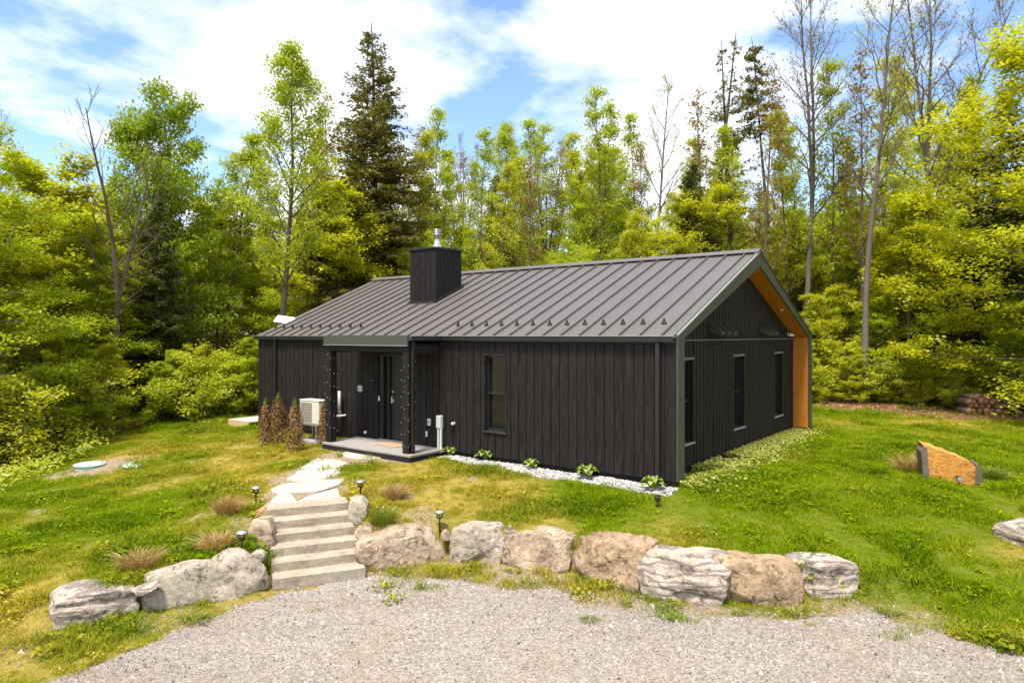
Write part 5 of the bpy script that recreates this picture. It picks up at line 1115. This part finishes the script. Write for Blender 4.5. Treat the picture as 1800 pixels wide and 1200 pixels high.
def shrubby(seed, mat, h=1.7, w=1.5, leaves=11000, ls=.075):
    r = np.random.default_rng(seed); paths = []; anc = []
    for k in range(13):
        a = r.uniform(0, 6.28); s = poly((r.normal(0, .2), r.normal(0, .2), -.1), azel(a, R(r.uniform(40, 85))), h * r.uniform(.6, 1.15), 5, .12, -.1, r); paths.append((s, np.linspace(.016, .004, 6)))
        for j in range(9):
            q, d = at(s, min(.15 + .85 * (j + r.random()) / 9, .99)); t = poly(q, azel(r.uniform(0, 6.28), R(r.uniform(-5, 40))), w * .42 * r.uniform(.5, 1.1), 3, .15, 0, r); paths.append((t, np.linspace(.006, .003, 4))); anc += list(t[1:])
    return _finish(seed, paths, np.array(anc), leaves, ls, .5, .10, mat, M['bark_brown'])
for k in range(3): ARCH['shrub%d' % k] = shrubby(300 + k, M[['leaf_shrub', 'leaf_green', 'leaf_yellow'][k]])
PR = random.Random(5)
def plant(kind, x, y, height_m, name, label, cat, group, rz=None, sxy=1.0):
    tm, cm, top = ARCH[kind]; s = height_m / top
    t = thing(name, label, cat, (x, y, hz(x, y)), PR.uniform(0, 6.28) if rz is None else rz, group); t.scale = (s * sxy, s * sxy, s)
    link('trunk' if cat == 'tree' else 'stem', tm, t)
    if cm: link('crown' if cat == 'tree' else 'foliage', cm, t)
    return t
SIGS = []
def sig(kind, px, top, d, name, label, rz=None, sxy=1.0, group=None):
    SIGS.append((PD(px, d), d, label))
    x = PD(px, d); return plant(kind, x, d, ZD(top, d) - hz(x, d), name, label, 'tree', group, rz, sxy)
sig('hemlock0', 655, 42, 34, 'hemlock_tree', 'tall full hemlock rising behind the chimney', sxy=1.2)
sig('tall0', 490, 112, 26.5, 'slender_tree', 'tall slender tree with mottled trunk and thin yellow green crown beside the white antenna')
sig('maple0', 312, 165, 30, 'maple_tree', 'broad fresh green maple rising above the dark conifer', sxy=.8)
sig('hemlock1', 268, 345, 27.5, 'hemlock_tree', 'dark conifer standing under the fresh green maple')
sig('tall2', 388, 225, 32, 'slender_tree', 'thin leafed tree between the maple and the slender mottled trunk')
sig('dead', 188, 170, 25, 'dead_tree', 'dead bare tree with broken upright limbs among yellow saplings')
sig('beech1', 12, 245, 20.5, 'beech_tree', 'large yellow green beech overhanging the ground cover at the lawn corner')
sig('tall1', 95, 325, 29, 'slender_tree', 'yellow topped tree next to the dead bare tree')
sig('bare0', -10, 130, 22, 'bare_tree', 'bare limbed tree behind the large yellow green beech')
sig('hemlock3', 575, 300, 31, 'hemlock_tree', 'low dark hemlock beside the tall full hemlock')
sig('hemlock3', 755, 305, 41, 'hemlock_tree', 'olive conifer just beyond the chimney flue')
sig('bare1', 815, 228, 42, 'bare_tree', 'thin bare twin stems showing against the sky beyond the chimney', sxy=.5)
sig('hemlock3', 872, 300, 37, 'hemlock_tree', 'brownish hemlock behind the middle of the roof ridge', sxy=.8)
sig('tall0', 915, 205, 40, 'slender_tree', 'fine twigged tree with reddish buds behind the roof ridge', sxy=.75)
sig('bare2', 965, 228, 41, 'bare_tree', 'multi stemmed budding tree behind the roof ridge', sxy=.7)
sig('tall1', 1040, 262, 41, 'slender_tree', 'leafy yellow tree behind the pipe vent', sxy=.8)
sig('tall2', 1095, 268, 40, 'slender_tree', 'light green tree next to the fan shaped bare tree', sxy=.8)
sig('bare0', 1145, 128, 36, 'bare_tree', 'fan shaped bare tree with haze of fine twigs behind the ridge', sxy=.95)
sig('hemlock2', 1252, 58, 34, 'hemlock_tree', 'ragged thin hemlock with bare upper limbs behind the gable peak')
sig('hemlock2', 1285, 85, 35.5, 'hemlock_tree', 'second ragged hemlock standing close beside the first')
sig('hemlock1', 1215, 285, 33, 'hemlock_tree', 'dense dark hemlock below the two ragged ones')
sig('pine', 1360, 58, 36, 'pine_tree', 'pole like conifer with needles only at its top')
sig('bare1', 1418, -45, 33, 'bare_tree', 'tall pale leaning bare tree beyond the gable peak')
sig('bare0', 1521, -80, 28.5, 'bare_tree', 'thick straight grey trunk with bare spreading limbs beyond the lawn')
sig('bare2', 1640, -70, 31, 'bare_tree', 'tall forked tree with orange buds beyond the lawn')
sig('hemlock3', 1482, 238, 46, 'spruce_tree', 'small dark spruce tip between the bare trunks')
sig('hemlock1', 1735, 150, 29.5, 'hemlock_tree', 'big dark hemlock with heavy boughs behind the firewood pile')
sig('hemlock1', 1690, 330, 30.5, 'hemlock_tree', 'lower dark hemlock bough mass beside the forked orange tree')
sig('beech0', 1825, 60, 24.5, 'beech_tree', 'tall yellow beech leaning over the firewood pile')
sig('maple1', 1600, 330, 42, 'maple_tree', 'round leafy tree far behind the forked orange tree')
# the wood: rows of saplings at its edge, trees deeper in
def fits(x, y, m=2.4):
    lx, ly = house_local(np.array([x]), np.array([y])); lx, ly = lx[0], ly[0]
    return not (-H_L - 3.2 < lx < 3 and -30 < ly < H_W + m)
def zone(x): return 'beyond the septic lids' if x < -8 else ('behind the cabin roof' if x < 8.5 else 'beyond the wood block and lawn')
SHORT = [('chimney', 'the tall full hemlock'), ('mottled trunk and', 'the mottled slender trunk'), ('broad fresh', 'the broad maple'), ('dark conifer standing', 'the dark conifer'), ('between the maple', 'the thin leafed tree'), ('dead bare tree with', 'the dead bare tree'), ('overhanging', 'the large overhanging beech'), ('yellow topped', 'the yellow topped tree'),
         ('bare limbed', 'the bare limbed tree'), ('low dark hemlock', 'the low dark hemlock'), ('olive conifer', 'the olive conifer'), ('twin stems', 'the bare twin stems'), ('brownish hemlock', 'the brownish hemlock'), ('reddish buds', 'the reddish budding tree'), ('multi stemmed', 'the multi stemmed tree'), ('pipe vent', 'the yellow tree by the vent'), ('light green tree', 'the light green tree'),
         ('fan shaped bare tree with', 'the fan shaped bare tree'), ('ragged', 'the ragged hemlocks'), ('dense dark', 'the dense dark hemlock'), ('pole like', 'the pole like conifer'), ('leaning bare', 'the leaning bare tree'), ('straight grey', 'the thick straight grey trunk'), ('forked tree with', 'the forked orange budded tree'), ('spruce tip', 'the small spruce'), ('big dark hemlock', 'the big dark hemlock'), ('lower dark', 'the lower dark hemlock'), ('leaning over', 'the tall leaning beech'), ('round leafy', 'the round leafy tree')]
def beside(x, y):
    a, b, l = min(SIGS, key=lambda q: abs(math.atan2(q[0], q[1]) - math.atan2(x, y)) * 40 + abs(q[1] - y) * .25)
    for key, sh_ in SHORT:
        if key in l: return ('in front of ' if y < b - 1 else 'behind ' if y > b + 1 else 'beside ') + sh_
    return 'in the wood'
rr_ = random.Random(21); placed = []
def far_enough(x, y, m): return all((x - a) ** 2 + (y - b) ** 2 > m * m for a, b in placed)
def fill(n, region, kinds, hr, name, what, cat, sep, grp):
    c = 0
    for _ in range(n * 14):
        if c >= n: break
        x, y = region(); 
        if not fits(x, y) or not far_enough(x, y, sep): continue
        placed.append((x, y)); k = rr_.choice(kinds); plant(k, x, y, rr_.uniform(*hr), name, what[kinds.index(k) % len(what)] + ' ' + beside(x, y), cat, grp + ' ' + beside(x, y)); c += 1
def left_edge(): t = rr_.random(); return (-13.6 - rr_.random() * 2.2, 13 + t * 10) if rr_.random() < .55 else (-13.5 + t * 8.0, 25.0 + rr_.random() * 2.2 + max(0, t * 8 - 4) * .9)
def right_edge(): x = 10.5 + rr_.random() * 17; return x, 28.2 - max(0, x - 13.5) * .62 + rr_.random() * 2.6
def left_deep(): return -36 + rr_.random() * 30, 20 + rr_.random() * 24 if rr_.random() < .6 else 26 + rr_.random() * 20
def left_in(): x, y = left_deep(); return (x if x < -15.5 or y > 27.5 else x - 9), y
def back_in(): return -14 + rr_.random() * 30, 33 + rr_.random() * 18
def right_in(): x = 10 + rr_.random() * 28; return x, 31.5 - max(0, x - 14) * .55 + rr_.random() * 17
SH = ['low yellow green shrub', 'low fresh green shrub', 'low pale shrub', 'low layered yellow shrub']
SA = ['layered yellow sapling', 'layered green sapling', 'airy yellow sapling']
fill(48, left_edge, ['shrub0', 'sapling1', 'shrub2', 'sapling0'], (1.1, 3.0), 'shrub', SH, 'shrub', .6, 'shrubs')
fill(34, right_edge, ['shrub0', 'sapling1', 'shrub2', 'sapling0'], (1.1, 2.6), 'shrub', SH, 'shrub', .7, 'shrubs')
fill(36, left_edge, ['sapling0', 'sapling1', 'sapling2'], (3.6, 7.5), 'beech_sapling', SA, 'tree', .85, 'saplings')
fill(36, right_edge, ['sapling0', 'sapling1', 'sapling2'], (3.5, 6.8), 'beech_sapling', SA, 'tree', .9, 'saplings')
TR_ = ['leafy yellow beech', 'leafy green beech', 'full green maple', 'light green maple', 'thin crowned tree']
SLIM = ['slim yellow leafed tree', 'slim light green tree', 'slim nearly bare tree with orange buds']
fill(15, left_in, ['slim0', 'slim1', 'slim2'], (10.0, 13.5), 'slender_tree', SLIM, 'tree', 1.2, 'slim trees')
fill(62, back_in, ['slim0', 'slim1', 'slim2'], (10.5, 16.0), 'slender_tree', SLIM, 'tree', 1.2, 'slim trees')
fill(40, right_in, ['slim0', 'slim1', 'slim2'], (11, 18.5), 'slender_tree', SLIM, 'tree', 1.2, 'slim trees')
fill(62, left_in, ['beech0', 'beech1', 'maple1', 'tall1', 'sapling0'], (6.5, 10.5), 'forest_tree', TR_, 'tree', 1.6, 'trees of the wood')
fill(46, back_in, ['beech0', 'beech1', 'maple1', 'tall1', 'tall0'], (6.5, 10.0), 'forest_tree', TR_, 'tree', 1.6, 'trees of the wood')
fill(52, right_in, ['beech0', 'beech1', 'beech0', 'tall1', 'sapling0'], (6.5, 10.0), 'forest_tree', TR_, 'tree', 1.6, 'trees of the wood')
def far_in(): a = rr_.uniform(-1.15, 1.1); d = rr_.uniform(44, 78); return a * d * .85, d
fill(90, far_in, ['beech0', 'beech1', 'maple1', 'maple0', 'tall1'], (8.0, 12.5), 'forest_tree', ['distant ' + s for s in TR_], 'tree', 2.6, 'distant trees')
